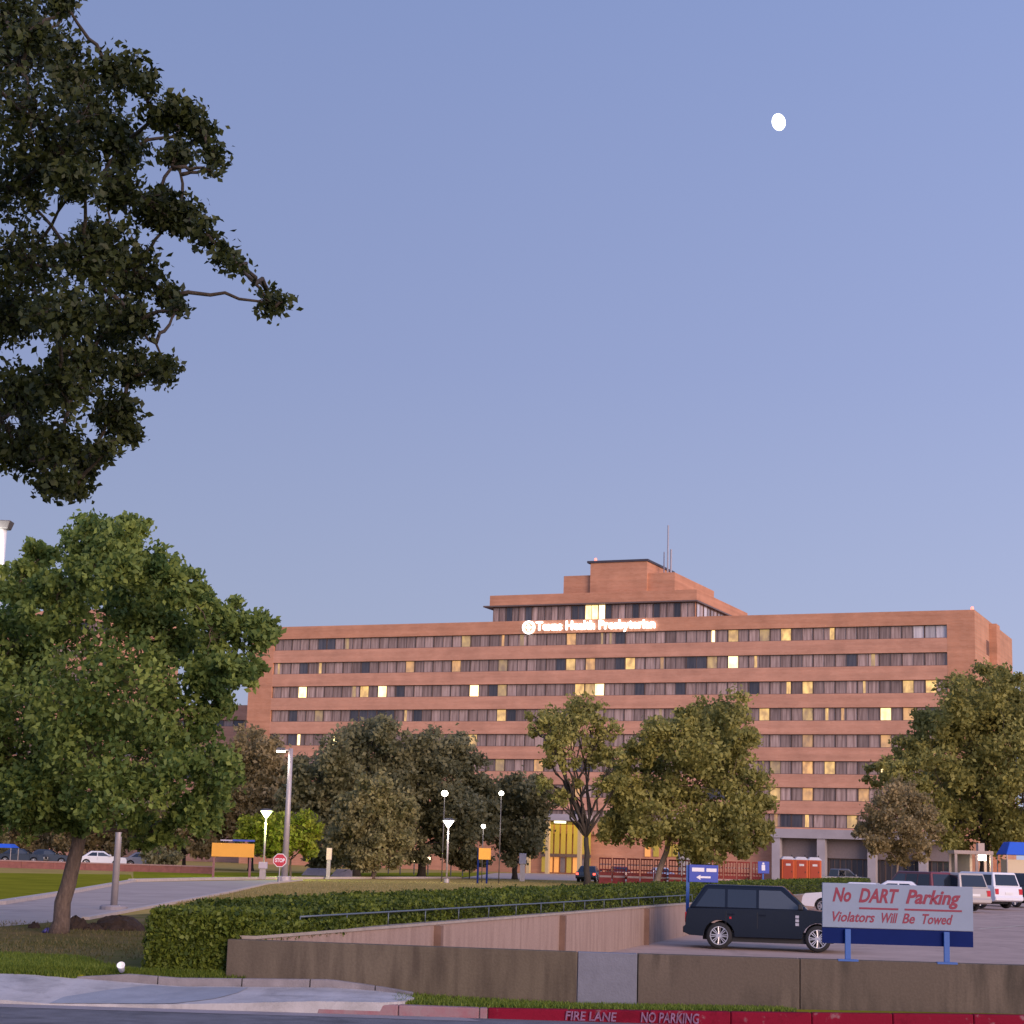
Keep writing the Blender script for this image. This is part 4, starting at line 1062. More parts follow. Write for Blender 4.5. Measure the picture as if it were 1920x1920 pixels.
def post_lamp(label, px, D, pytop, lens, en, col, w_=.45):
    "short post with a wide inverted-cone luminaire"
    b0 = base_at(px, D); t = thing('post_lamp', label, 'post lamp', b0, 0, 'post lamps')
    h = at(px, pytop, D).z - b0.z
    MB().tube([(0,0,0),(0,0,.3)], .2, 12).build('base', M_pole, t, bevel=.02)
    MB().tube([(0,0,.25),(0,0,h-.5)], .07, 10).build('post', M_pole, t, smooth=True)
    MB().lathe([(.07,h-.52),(.1,h-.5),(w_*.9,h-.06),(0,h-.06)], 16).build('lens', lens, t, smooth=True)
    MB().lathe([(w_*1.02,h-.055),(w_*1.02,h),(w_*.6,h+.1),(0,h+.12)], 16).build('cap', M_hd, t)
    glow(t, h - .8, en, col)
    return t
post_lamp('lit post lamp with greenish glow before the lime tree', 493, 132, 1519, M_lensg, 800, (.70,1,.16))
post_lamp('lit post lamp right of the two dark oaks', 837, 138, 1537, M_lensw, 120, (1,.92,.7))
def high_lamp(label, px, D, py, s):
    b0 = base_at(px, D); t = thing('area_lamp', label, 'lamp', b0, 0, 'distant area lamps')
    h = at(px, py, D).z - b0.z
    MB().tube([(0,0,0),(0,0,h)], [.045,.03], 8).build('pole', M_hd, t, smooth=True)
    MB().lathe([(0,h-s),(s*.7,h-s*.7),(s,h),(s*.7,h+s*.6),(0,h+s*.8)], 12).build('lens', M_lensw, t, smooth=True)
    glow(t, h + s * 1.6, 50, (1,.93,.8), 0, -.3)
high_lamp('distant bright lamp above the round oak crown', 828, 143, 1487, .26)
high_lamp('small distant bluish white lamp beside the round oak', 935, 146, 1487, .2)
high_lamp('small distant lamp low in the dark trees', 903, 146, 1549, .18)

# two grey poles at the left
b0 = on_ground(213, 1706); t = thing('light_pole', 'plain grey pole on a concrete footing behind the leaning tree', 'pole', b0)
h = at(232, 1420, b0.y).z - b0.z
MB().lathe([(0,0),(.42,0),(.42,.10),(.36,.14),(0,.14)], 16).build('footing', M_conc2, t)
MB().tube([(0,0,.12),(0,0,h)], [.105,.085], 12).build('pole', M_pole, t, smooth=True)
MB().box(-.3,.3,-.16,.16,h,h+.16).build('lamp_head', M_hd, t, bevel=.03)
D = 44.0; p_ = at(6, 985, D); b0 = Vector((p_.x, D, zg(D))); t = thing('street_lamp', 'tall pale pole cut by the left edge of the picture', 'street lamp', b0, 0, 'tall street lamps')
h = p_.z - b0.z
MB().tube([(0,0,0),(0,0,.4)], .24, 14).build('base', M_pole, t, bevel=.03)
MB().tube([(0,0,.3),(0,0,h-.1)], [.14,.10], 12).build('pole', mat('lamp_glare_pole', (.75,.75,.75), .35), t, smooth=True)  # white base colour imitates the lamp's glare on the pole
MB().hull([(-.16,-.16,h-.1),(.16,-.16,h-.1),(.16,.16,h-.1),(-.16,.16,h-.1)],[(-.22,-.2,h+.1),(.22,-.2,h+.1),(.22,.2,h+.1),(-.22,.2,h+.1)]).build('lamp_head', M_hd, t, bevel=.02)
MB().bar((0,0,h-.3),(-.5,-.2,h-.2),.05,.06).build('arm', M_pole, t)
ln = MB().box(-.75,-.4,-.35,-.1,h-.28,h-.2); ln.build('lens', M_lensw, t)
glow(t, h-.5, 90, (1,.97,.92), -.42, -.5)

# ================================================================== signs
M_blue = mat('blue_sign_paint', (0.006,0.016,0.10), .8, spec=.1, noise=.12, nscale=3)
M_blueb = mat('bright_blue_sign_paint', (0.05,0.08,0.38), .5)
M_postb = mat('blue_post_paint', (0.03,0.10,0.34), .5)
M_panel = mat('shade_toned_sign_face', (0.205,0.255,0.35), .55, noise=.08, nscale=2)  # pale face painted darker and bluer, as if in sky-lit shade
M_sred = mat('dark_red_letters', (0.20,0.022,0.05), .6)
# the no-parking board on the wall
zb = ZWT(3.2); yS = 30.22
xL = at(1541, 1700, yS).x; xR = at(1823, 1700, yS).x
ct = (xL + xR) / 2
sg = thing('parking_sign', 'long pale board with red lettering on blue posts above the street wall', 'sign', (ct, yS, zb))
z = lambda px, py: at(px, py, yS).z - zb
hw = (xR - xL) / 2
zt, zm, zbt = z(1682, 1659), z(1682, 1742), z(1682, 1772)
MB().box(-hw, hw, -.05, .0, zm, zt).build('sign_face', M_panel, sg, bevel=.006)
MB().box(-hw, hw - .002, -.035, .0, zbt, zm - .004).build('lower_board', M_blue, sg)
for px in (1588, 1773):
    xx = at(px, 1790, yS).x - ct
    MB().box(xx - .045, xx + .045, -.10, -.052, .012, zm - .02).build('post', M_postb, sg, bevel=.006)
    MB().box(xx - .16, xx + .16, -.13, -.01, -.02, .012).build('foot_plate', M_postb, sg)
X_ = lambda px: at(px, 1700, yS).x - ct
for body, a, b, y0, y1, off in (('No', 1560, 1595, 1694, 1667, .03), ('DART', 1609, 1685, 1694, 1667, .03), ('Parking', 1697, 1800, 1702, 1667, .03), ('Violators', 1560, 1639, 1731, 1712, .018), ('Will', 1652, 1682, 1731, 1712, .018), ('Be', 1690, 1714, 1731, 1712, .018), ('Towed', 1728, 1785, 1731, 1712, .018)):
    mid = (a + b) / 2; sl_ = .03 * (mid - 1682)
    letters('lettering', body, X_(a), X_(b), z(1682, y0), z(1682, y1), -.052, M_sred, sg, shear=.32, offset=off, ext=.003)
for a, b in ((1610, 1683), (1695, 1802)):
    MB().box(X_(a), X_(b), -.056, -.051, z(1682, 1706.5), z(1682, 1703)).build('underline', M_sred, sg)
# generic post sign
def post_sign(name, label, px0, px1, py0, py1, D, face, posts, pcol, cat='sign', base_z=None, th=.06):
    a = at(px0, py0, D); b = at(px1, py1, D); c = Vector(((a.x + b.x)/2, D, zg(D) if base_z is None else base_z))
    t = thing(name, label, cat, c, 0)
    f_ = MB().box(a.x - c.x, b.x - c.x, -th, 0, b.z - c.z, a.z - c.z).build('sign_face', face, t, bevel=.01)
    for q in posts:
        xx = at(q, (py0+py1)/2, D).x - c.x
        MB().box(xx - th*.8, xx + th*.8, 0.002, th*1.4, 0, a.z - c.z - .02).build('post', pcol, t)
    return t, c
bs, c = post_sign('direction_sign', 'bright blue sign with white lettering on a post above the dark car', 1292, 1346, 1621, 1655, 57.5, M_blueb, (1290,), M_postb, base_z=zg(57.5))
lx_ = lambda px: at(px, 1640, 57.5).x - c.x
lz_ = lambda py: at(1319, py, 57.5).z - c.z
M_wl = mat('white_sign_letters', (.75,.72,.75), .6)
for (a, b, y0) in ((1297, 1320, 1627.2), (1324, 1343, 1628)):          # two short words, too far off to read: plain pale strips
    MB().box(lx_(a), lx_(b), -.066, -.061, lz_(1634.5), lz_(y0)).build('word_strip', M_wl, bs, bevel=.02)
ar = MB(); ar.add([(lx_(1305),-.066,lz_(1645)),(lx_(1313),-.066,lz_(1650)),(lx_(1313),-.066,lz_(1640.5))], [(0,1,2)]); ar.box(lx_(1313), lx_(1332), -.066, -.061, lz_(1646.5), lz_(1643))
ar.build('arrow_mark', M_wl, bs)
hs_, c = post_sign('small_blue_sign', 'small blue square sign with a white mark before the portable toilets', 1421, 1442, 1615, 1638, 100, M_blueb, (1431,), M_postb)
q = at(1431, 1626, 100)
MB().box(q.x - c.x - .09, q.x - c.x + .09, -.068, -.061, q.z - c.z - .17, q.z - c.z + .12).box(q.x - c.x - .05, q.x - c.x + .05, -.067, -.0612, q.z - c.z + .14, q.z - c.z + .24).build('white_mark', M_wl, hs_)
M_or = mat('orange_yellow_sign_face', (0.75,0.36,0.05), .5, noise=.1, nscale=1.2)
M_pink = mat('red_brown_post', (.22,.10,.10), .7)
os_, c = post_sign('orange_sign', 'large orange yellow board with blue top strip beside the post lamp', 398, 476, 1580, 1608, 126, M_or, (402, 470), M_pink, th=.09)
a, b = at(414, 1574, 126), at(478, 1579, 126)
MB().box(a.x - c.x, a.x - c.x + .8, -.12, -.02, b.z - c.z + .02, a.z - c.z).build('top_strip', mat('pale_lilac_strip', (.42,.38,.5), .5), os_)
MB().box(a.x - c.x + .82, b.x - c.x, -.12, -.02, b.z - c.z + .02, a.z - c.z + .03).build('top_strip', M_blueb, os_)
ys_, c = post_sign('yellow_sign', 'small orange yellow board on a dark blue post near the round oak', 898, 920, 1590, 1612, 141, M_or, (897, 914), M_blue, th=.09)
# stop sign seen edge-left of the tall lamp
D = 112; b0 = at(556, gy(556, D), D); b0 = Vector((at(524, 1613, D).x + .75, D, zg(D)))
b0.x = at(525, 1613, D).x; st = thing('stop_sign', 'red octagonal stop sign left of the tall lamp foot', 'stop sign', b0)
zc_ = at(525, 1613, D).z - b0.z; rr = 13 * D / F
MB().tube([(0,.04,0),(0,.04,zc_ + rr*.9)], .035, 8).build('post', M_pole, st)
oc = [(rr*math.cos(R(22.5+45*i)), rr*math.sin(R(22.5+45*i))) for i in range(8)]
MB().hull([(x_, .0, zc_+z_) for x_, z_ in oc], [(x_, -.02, zc_+z_) for x_, z_ in oc]).build('border', mat('white_sign_border', (.75,.72,.72), .5), st)
MB().hull([(x_*.9, -.021, zc_+z_*.9) for x_, z_ in oc], [(x_*.9, -.028, zc_+z_*.9) for x_, z_ in oc]).build('sign_face', mat('red_sign_face', (.45,.03,.05), .5), st)
letters('lettering', 'STOP', -rr*.68, rr*.68, zc_-rr*.28, zc_+rr*.28, -.031, M_wl, st, offset=.03, ext=.002)
# marker posts and boxes on the far lawn
def marker(name, label, px, py0, D, wd, ma, cap=None):
    b0 = base_at(px, D); t = thing(name, label, 'post', b0, 0); h = at(px, py0, D).z - b0.z
    MB().box(-wd*.35, wd*.35, -wd*.35, wd*.35, 0, h*.62).build('post', M_pole, t)
    MB().box(-wd/2, wd/2, -wd/2, wd/2, h*.62, h).build('sign_box', ma, t, bevel=.02)
marker('information_post', 'narrow post with white and orange panel on the far lawn', 615, 1590, 140, .38, mat('white_orange_panel', (.7,.55,.45), .5))
marker('utility_post', 'pale lilac utility box beside the post lamp', 492, 1616, 128, .55, mat('lilac_box', (.42,.37,.44), .6))
marker('utility_post', 'small grey box in front of the lit lobby drive', 979, 1600, 165, .62, mat('grey_box', (.34,.32,.38), .6))
# low brick garden wall at left
gw = thing('garden_wall', 'low red brick wall beyond the green lawn at left', 'wall', (0, 150, .8))
xs_ = list(np.linspace(at(-200, 1620, 150).x, at(400, 1620, 150).x, 11))
hgt = at(200, 1618, 150).z - .8
for a, b in zip(xs_, xs_[1:]):
    MB().box(a + .01, b - .01, 0, .4, 0, max(.5, hgt - .1)).build('wall_panel', mat('garden_wall_brick', (.26,.10,.085), .9, noise=.3, nscale=3), gw)
    MB().box(a + .005, b - .005, -.05, .45, max(.5, hgt - .1) + .002, max(.5, hgt - .1) + .1).build('coping', mat('garden_wall_coping', (.34,.20,.18), .85, noise=.2), gw)
for i, (px, wd) in enumerate(((590, 50), (640, 40))):
    a, b = at(px - wd/2, 1630, 158).x, at(px + wd/2, 1630, 158).x
    o = MB().hull([(-(b-a)/2,0,0),((b-a)/2,0,0),((b-a)/2,.8,0),(-(b-a)/2,.8,0)], [(-(b-a)/2+.5,.1,.62),((b-a)/2,.1,.62),((b-a)/2,.7,.62),(-(b-a)/2+.5,.7,.62)]).build('lawn_bench', mat('mauve_stone', (.30,.25,.27), .85, noise=.2), None, bevel=.04)
    o.location = ((a+b)/2, 158, .8); tag(o, 'low mauve stone block on the far lawn ' + ('left of the information post' if i == 0 else 'under the bushy olive tree'), 'stone block', 'stone blocks on the far lawn')

# small low lamps along the drive behind the dark oaks
M_bl = mat('warm_bollard_light', (1,.9,.7), .4, emit=(1,.75,.4), estr=2.5); M_blr = mat('red_bollard_light', (.8,.1,.1), .4, emit=(1,.06,.05), estr=1.6)
for i, (px, red, lab) in enumerate(((728, 1, 'red lit low lamp left of the row behind the dark oaks'), (750, 0, 'first warm low lamp from the left behind the dark oaks'), (776, 0, 'second warm low lamp from the left behind the dark oaks'), (802, 0, 'third warm low lamp from the left behind the dark oaks'), (845, 1, 'red lit low lamp beside the post lamp'), (867, 0, 'warm low lamp just right of the post lamp'))):
    D = 196; b0 = base_at(px, D); t = thing('bollard_lamp', lab, 'lamp', b0, 0, 'low lamps along the drive')
    h = at(px, 1611, D).z - b0.z
    MB().tube([(0,0,0),(0,0,h-.3)], .07, 8).build('post', M_hd, t)
    MB().lathe([(0,h-.3),(.26,h-.3),(.28,h),(.2,h+.2),(0,h+.25)], 10).build('lens', M_blr if red else M_bl, t, smooth=True)
# ================================================================== vehicles
M_glass = mat('car_glass', (0.012,0.016,0.024), .06, spec=.7)
M_glass2 = mat('sky_toned_car_glass', (0.05,0.06,0.075), .08, spec=.6)  # opaque; lighter base imitates sky showing through the front side window
M_tyre = mat('tyre_rubber', (0.018,0.018,0.02), .85)
M_rim = mat('alloy_rim', (0.62,0.62,0.67), .28, metal=.75)
M_trim = mat('black_trim', (0.018,0.018,0.02), .6)
M_tail = mat('red_tail_lens', (0.42,0.02,0.03), .25)
M_taillit = mat('lit_tail_lens', (0.6,0.05,0.04), .3, emit=(1,.10,.06), estr=2.0)
M_headl = mat('head_lamp_lens', (.7,.72,.75), .15)
M_headlit = mat('lit_head_lamp', (1,1,.9), .2, emit=(1,.95,.8), estr=6)
M_chrome = mat('vent_metal', (.62,.58,.60), .3, metal=.8)
WHEEL = {}
def wheel_mesh(r_):
    if r_ in WHEEL: return WHEEL[r_]
    w_ = .25
    ty = MB().lathe([(r_*.70,-w_/2),(r_*.90,-w_/2),(r_*.98,-w_*.36),(r_,-w_*.2),(r_,w_*.2),(r_*.98,w_*.36),(r_*.90,w_/2),(r_*.70,w_/2)], 28, 'y')
    me1 = bpy.data.meshes.new('tyre'); me1.from_pydata(ty.v, [], ty.f); me1.materials.append(M_tyre); me1.polygons.foreach_set('use_smooth', [True]*len(me1.polygons))
    rm = MB().lathe([(r_*.72,-w_*.46),(r_*.64,-w_*.46),(r_*.62,-w_*.25),(r_*.62,w_*.3)], 28, 'y')
    rm.lathe([(.001,-w_*.44),(r_*.13,-w_*.44),(r_*.15,-w_*.36),(r_*.15,-w_*.1),(.001,-w_*.1)], 16, 'y')
    for i in range(8):
        a = 2*math.pi*i/8; c, s = math.cos(a), math.sin(a)
        for sd in (-1, 1):
            p = Vector((c*r_*.10 - s*sd*r_*.03, -w_*.38, s*r_*.10 + c*sd*r_*.03)); q = Vector((c*r_*.66 - s*sd*r_*.085, -w_*.42, s*r_*.66 + c*sd*r_*.085))
            rm.bar(p, q, r_*.075, r_*.06)
    me2 = bpy.data.meshes.new('rim'); me2.from_pydata(rm.v, [], rm.f); me2.materials.append(M_rim)
    dk = MB().lathe([(.001,-w_*.02),(r_*.70,-w_*.02),(r_*.70,w_*.1),(.001,w_*.1)], 20, 'y')
    me3 = bpy.data.meshes.new('brake_disc'); me3.from_pydata(dk.v, [], dk.f); me3.materials.append(M_trim)
    WHEEL[r_] = (me1, me2, me3); return WHEEL[r_]

def car(name, label, loc, rz, paint, spec, cat='car', group='parked cars', lit=False, vent=False):
    L, W, H = spec['L'], spec['W'], spec['H']; belt = spec['belt']; r_ = spec['r']; wb = spec['wb']; fo = spec['fo']
    xf = wb/2 + fo; xr = xf - L; xw = (-wb/2, wb/2); hw_ = W/2; zs = spec.get('sill', .36)
    t = thing(name, label, cat, loc, rz, group)
    # lower body: side outline with wheel arches
    def arch(cx, n=9):
        ra = r_ * 1.17; z0 = zs
        a0 = math.asin(max(-1, min(1, (z0 - r_) / ra)))
        return [(cx + ra*math.cos(math.pi - a0 - (math.pi - 2*a0)*i/n), r_ + ra*math.sin(math.pi - a0 - (math.pi - 2*a0)*i/n)) for i in range(n + 1)]
    hood, cowl = spec['hood'], spec['cowl']; gb = spec['gb']
    up = [(xf, .62), (xf - .03, hood - .16), (xf - .14, hood - .03), (cowl + .0, belt + .05), (gb, belt + .0), (xr + .06, belt - .02), (xr + .01, belt - .3), (xr, .66), (xr - .06, .62), (xr - .05, .46), (xr + .12, zs + .02)]
    if spec.get('bed'):                                  # pickup bed
        up = up[:4] + [(gb, belt), (xr + .03, belt), (xr, .66), (xr - .08, .62), (xr - .07, .46), (xr + .12, zs + .02)]
    low = arch(xw[0]) + arch(xw[1]) + [(xf - .16, zs + .02), (xf + .03, .42)]
    out = up + low
    b = MB(); n = len(out)
    def yb(z_): return hw_ * (1.01 - .035 * (z_ - .4))
    vs = [(x_, -yb(z_), z_) for x_, z_ in out] + [(x_, yb(z_), z_) for x_, z_ in out]
    fs = [list(range(n)), [n + i for i in range(n)][::-1]] + [(i, n + i, n + (i+1) % n, (i+1) % n) for i in range(n)]
    bm = bmesh.new(); bv = [bm.verts.new(p) for p in vs]
    for f_ in fs: bm.faces.new([bv[i] for i in f_])
    bmesh.ops.recalc_face_normals(bm, faces=bm.faces[:]); me = bpy.data.meshes.new('body'); bm.to_mesh(me); bm.free()
    link('body', me, paint, t, False, .045, 3)
    MB().box(xw[0] + .1, xw[1] - .1, -hw_*.86, hw_*.86, .22, .5).box(xw[0]-r_*1.3, xw[0]+.1, -hw_*.55, hw_*.55, .25, .7).box(xw[1]-.1, xw[1]+r_*1.2, -hw_*.55, hw_*.55, .25, .7).build('underbody', M_trim, t)
    # greenhouse
    r0, r1 = spec['roof']; wt = spec.get('wt', .80)
    zb_, zt_ = belt - .02, H
    def gy_(z_): return hw_ * (.955 - (.955 - wt) * (z_ - zb_) / (zt_ - zb_))
    def gx(end, z_):
        q = (z_ - zb_) / (zt_ - zb_)
        return (gb + (r0 - gb) * q) if end == 'r' else (cowl + (r1 - cowl) * q)
    gh = MB(); zm_ = zt_ - .05
    gh.hull([(gb,-gy_(zb_),zb_),(cowl,-gy_(zb_),zb_),(cowl,gy_(zb_),zb_),(gb,gy_(zb_),zb_)], [(r0,-gy_(zt_),zt_),(r1,-gy_(zt_),zt_),(r1,gy_(zt_),zt_),(r0,gy_(zt_),zt_)])
    gh.build('cabin', paint, t, bevel=.07, seg=3)
    z0, z1 = belt + .05, H - .13
    for sd in (-1, 1):
        for (a0, a1, c0, c1) in spec['win']:              # bottom rear x, bottom front x, top rear x, top front x
            q = [(a0, z0), (a1, z0), (c1, z1), (c0, z1)]
            p = [(x_, sd * (gy_(z_) + .006), z_) for x_, z_ in q]
            MB().add([*p] , [(0,1,2,3) if sd < 0 else (3,2,1,0)]).build('side_window', M_glass2 if a0 == spec['win'][-1][0] else M_glass, t)
        for dx in spec['doors']:                           # door shut lines and handles
            MB().box(dx - .006, dx + .006, sd*hw_*.998 - .004, sd*hw_*.998 + .004, zs + .08, belt - .06).build('door_seam', M_trim, t)
            MB().box(dx + .05, dx + .25, min(sd*hw_*.975, sd*(hw_ + .02)), max(sd*hw_*.975, sd*(hw_ + .02)), belt - .17, belt - .13).build('door_handle', paint, t)
        MB().hull([(cowl-.34, sd*(hw_-.06), belt+.04),(cowl-.18, sd*(hw_-.06), belt+.04),(cowl-.18, sd*(hw_+.19), belt+.05),(cowl-.34, sd*(hw_+.19), belt+.05)], [(cowl-.33, sd*(hw_-.04), belt+.2),(cowl-.22, sd*(hw_-.04), belt+.2),(cowl-.22, sd*(hw_+.18), belt+.22),(cowl-.33, sd*(hw_+.18), belt+.22)]).build('mirror', paint if not vent else M_trim, t, bevel=.025)
        # lamps
        MB().box(xr - .012, xr + .16, min(sd*hw_*.72, sd*(hw_*.965)), max(sd*hw_*.72, sd*(hw_*.965)), belt - .42, belt - .12).build('tail_lamp', M_taillit if lit else M_tail, t, bevel=.02)
        MB().box(xf - .15, xf + .005, min(sd*hw_*.6, sd*hw_*.96), max(sd*hw_*.6, sd*hw_*.96), hood - .36, hood - .2).build('headlight', M_headlit if lit == 'front' else M_headl, t, bevel=.02)
        if vent:
            for i in range(3):
                MB().box(xw[1]-r_*1.17-.2, xw[1]-r_*1.17-.1, min(sd*hw_*.97, sd*(hw_+.006)), max(sd*hw_*.97, sd*(hw_+.006)), .74+i*.11, .82+i*.11).build('side_vent', M_chrome, t)
            MB().box(xw[0]+.3, xw[0]+.36, sd*(hw_+.002)-.004, sd*(hw_+.002)+.004, belt-.28, belt-.22).build('reflector', M_tail, t)
    # windscreen and rear window
    for end in ('f', 'r'):
        p = []
        for z_, k_ in ((z0, .86), (z1 + .02, .86)):
            for sd in ((-1, 1) if z_ == z0 else (1, -1)):
                p.append((gx(end, z_) + (.012 if end == 'f' else -.012), sd * gy_(z_) * k_, z_))
        MB().quad(*(p if end == 'f' else p[::-1])).build('windscreen' if end == 'f' else 'rear_window', M_glass, t)
    MB().box(xf - .02, xf + .035, -hw_*.45, hw_*.45, hood - .36, hood - .17).build('grille', M_trim, t)
    MB().box(xr - .07, xr + .1, -hw_*.93, hw_*.93, .44, .62).build('rear_bumper', M_trim if spec.get('dkb') else paint, t, bevel=.03)
    MB().box(xr - .016, xr + .02, -.26, .26, belt - .42, belt - .30).build('number_plate', mat('plate_white', (.6,.6,.6), .5), t)
    me1, me2, me3 = wheel_mesh(r_)
    for cx in xw:
        for sd in (-1, 1):
            wo = bpy.data.objects.new('wheel', me3); COL.objects.link(wo); wo.parent = t; wo.location = (cx, sd * (hw_ - .13), r_)
            if sd > 0: wo.rotation_euler = (0, 0, math.pi)
            for me_, nm in ((me1, 'tyre'), (me2, 'rim')):
                q = bpy.data.objects.new(nm, me_); COL.objects.link(q); q.parent = wo
    return t
SUV = dict(L=4.80, W=1.98, H=1.86, belt=1.16, r=.385, wb=2.88, fo=.92, hood=1.13, cowl=1.20, gb=-2.36, roof=(-1.86, .44), wt=.76,
           win=[(-2.14,-1.28,-1.78,-1.28),(-1.20,-.36,-1.20,-.36),(-.28,.98,-.28,.36)], doors=(-1.24,-.32), dkb=True)
BIG = dict(L=5.1, W=2.0, H=1.92, belt=1.18, r=.39, wb=2.95, fo=.95, hood=1.14, cowl=1.0, gb=-2.56, roof=(-2.32, .25), wt=.80,
           win=[(-2.36,-1.45,-2.26,-1.45),(-1.36,-.52,-1.36,-.52),(-.44,.78,-.44,.16)], doors=(-1.4,-.48))
SEDAN = dict(L=4.75, W=1.82, H=1.46, belt=.95, r=.33, wb=2.75, fo=.95, hood=.92, cowl=1.05, gb=-1.75, roof=(-1.0, .18), wt=.72, sill=.30,
           win=[(-1.35,-.42,-.88,-.42),(-.34,.72,-.34,.14)], doors=(-1.15,-.38))
PICK = dict(L=5.7, W=2.0, H=1.88, belt=1.16, r=.39, wb=3.6, fo=.98, hood=1.14, cowl=1.35, gb=-.75, roof=(-.62, .55), wt=.80, bed=True,
           win=[(-.66,.02,-.58,.02),(.10,1.12,.10,.48)], doors=(-.72,.06))
P_navy = mat('dark_navy_car_paint', (0.004,0.006,0.014), .18, coat=0.0, spec=.32)
P_white = mat('white_car_paint', (0.62,0.62,0.66), .3, coat=.5)
P_cream = mat('silver_beige_car_paint', (0.42,0.37,0.33), .3, metal=.3, coat=.5)
P_maroon = mat('maroon_car_paint', (0.12,0.015,0.02), .3, coat=.5)
P_dark = mat('dark_blue_grey_paint', (0.02,0.028,0.045), .3, coat=.5)
P_grey = mat('grey_car_paint', (0.16,0.16,0.19), .3, coat=.5)
# the dark four-by-four: rear wheel at px 1352, front wheel at px 1530
YS = 57.0
pr = at(1353, 1777, YS); pf = at(1531, 1784, YS - .45)
cc = (pr + pf) / 2; ang = math.atan2(pf.y - pr.y, pf.x - pr.x)
car('parked_car', 'dark navy boxy off-road car side-on behind the pale parking board', (cc.x, cc.y, zlot(cc.y) + .006), ang, P_navy, SUV, vent=True)
def lotcar(nm, label, px, D, rz, paint, spec):
    p = at(px, 1700, D); car(nm, label, (p.x, D, zlot(D) + .006), R(rz), paint, spec)
lotcar('parked_car', 'white boxy car parked with its rear window and red tail lamp showing', 1828, 104, 118, P_white, BIG)
lotcar('parked_car', 'silver beige car half hidden by the right end of the parking board', 1764, 98, 118, P_cream, BIG)
lotcar('parked_car', 'maroon car behind the right half of the parking board', 1712, 98, 118, P_maroon, BIG)
lotcar('parked_car', 'white low car mostly hidden behind the middle of the parking board', 1672, 95, 165, P_white, SEDAN)
lotcar('parked_car', 'dark car cut by the right edge of the picture', 1893, 110, 118, P_dark, BIG)
lotcar('parked_car', 'white low car between the navy car and the parking board', 1604, 88, 160, P_white, SEDAN)
# traffic in front of the lobby and parked cars further off
def farcar(label, px, D, rz, paint, spec, lit=False, group='cars near the hospital'):
    p = at(px, 1620, D); car('distant_car', label, (p.x, D, .812), R(rz), paint, spec, group=group, lit=lit)
farcar('dark car with lit tail lamps behind the airy tree trunk', 1105, 172, 80, P_dark, SEDAN, True)
farcar('red lit car right of the airy tree in front of the hospital', 1160, 190, 100, P_maroon, SEDAN, True)
farcar('pale car facing the camera with lamps lit beside the leaning trunk', 1240, 196, -80, P_white, SEDAN, 'front')
farcar('dark blue car parked under the large right tree', 1730, 178, 170, P_dark, SEDAN)
farcar('grey car parked left of the lit booth', 1770, 190, 175, P_grey, BIG)
farcar('grey pickup near the portable toilets', 1575, 182, 20, P_grey, PICK)
farcar('white car beyond the brick garden wall left of the grey pole', 190, 178, 10, P_white, SEDAN)
farcar('grey car beyond the brick garden wall right of the grey pole', 275, 180, 0, P_grey, SEDAN)
farcar('dark car beyond the brick garden wall at the far left', 40, 182, 0, P_dark, SEDAN)
farcar('dark car beyond the brick garden wall just left of the leaning trunk', 90, 184, 5, P_dark, SEDAN)

# box trailer
D = 188; a, b = at(1275, 1595, D), at(1331, 1624, D); c = Vector(((a.x+b.x)/2, D, .81))
tr_ = thing('box_trailer', 'pale beige box trailer standing behind the blue direction sign', 'trailer', c)
hw2 = (b.x-a.x)/2; MB().box(-hw2, hw2, 0, 2.2, .75, a.z-c.z).build('box', mat('beige_trailer_panel', (.46,.43,.42), .6, noise=.1), tr_, bevel=.04)
MB().box(-hw2*.95, hw2*.95, .2, 2.0, .55, .745).build('chassis', M_trim, tr_)
for xx in (-.45, .45):
    for y_ in (.12, 2.08):
        wo = bpy.data.objects.new('wheel', wheel_mesh(.33)[2]); COL.objects.link(wo); wo.parent = tr_; wo.location = (xx, y_, .33)
        for me_, nm in zip(wheel_mesh(.33)[:2], ('tyre', 'rim')):
            q = bpy.data.objects.new(nm, me_); COL.objects.link(q); q.parent = wo
MB().bar((hw2, 1.1, .62), (hw2 + 1.0, 1.1, .55), .1, .1).build('drawbar', M_trim, tr_)
MB().tube([(hw2 + .9, 1.1, 0), (hw2 + .9, 1.1, .55)], .04, 8).build('jack_leg', M_trim, tr_)

# portable toilets
M_orange = mat('orange_plastic', (0.62,0.11,0.025), .5, noise=.1); M_orange2 = mat('dark_orange_plastic', (0.36,0.045,0.015), .5); M_roofw = mat('translucent_white_roof', (.6,.58,.6), .5)
def toilet(label, px, D, rz, first=None):
    p = at(px, 1630, D); loc = (p.x, D, .81)
    if first: return copy_thing(first, loc, R(rz), label)
    t = thing('portable_toilet', label, 'portable toilet', loc, R(rz), 'portable toilets')
    MB().box(-.56,.56,-.58,.58,.0,.57).build('raised_base', M_trim, t)
    MB().box(-.55,.55,-.55,.55,.572,2.50).build('cabin', M_orange, t, bevel=.04)
    d = MB().box(-.40,.40,-.575,-.552,.65,2.43).build('door', M_orange2, t, bevel=.01)
    MB().box(.27,.33,-.6,-.576,1.45,1.57).build('handle', M_trim, d)
    MB().box(-.2,.2,-.585,-.577,2.0,2.17).build('notice', M_roofw, d)
    MB().hull([(-.6,-.6,2.502),(.6,-.6,2.502),(.6,.6,2.502),(-.6,.6,2.502)], [(-.35,-.35,2.75),(.35,-.35,2.75),(.35,.35,2.75),(-.35,.35,2.75)]).build('roof', M_roofw, t, bevel=.03)
    MB().tube([(.45,.45,2.45),(.45,.45,2.9)], .05, 8).build('vent_pipe', M_trim, t)
    return t
t0 = toilet('leftmost orange portable toilet beside the small blue sign', 1476, 158, 0)
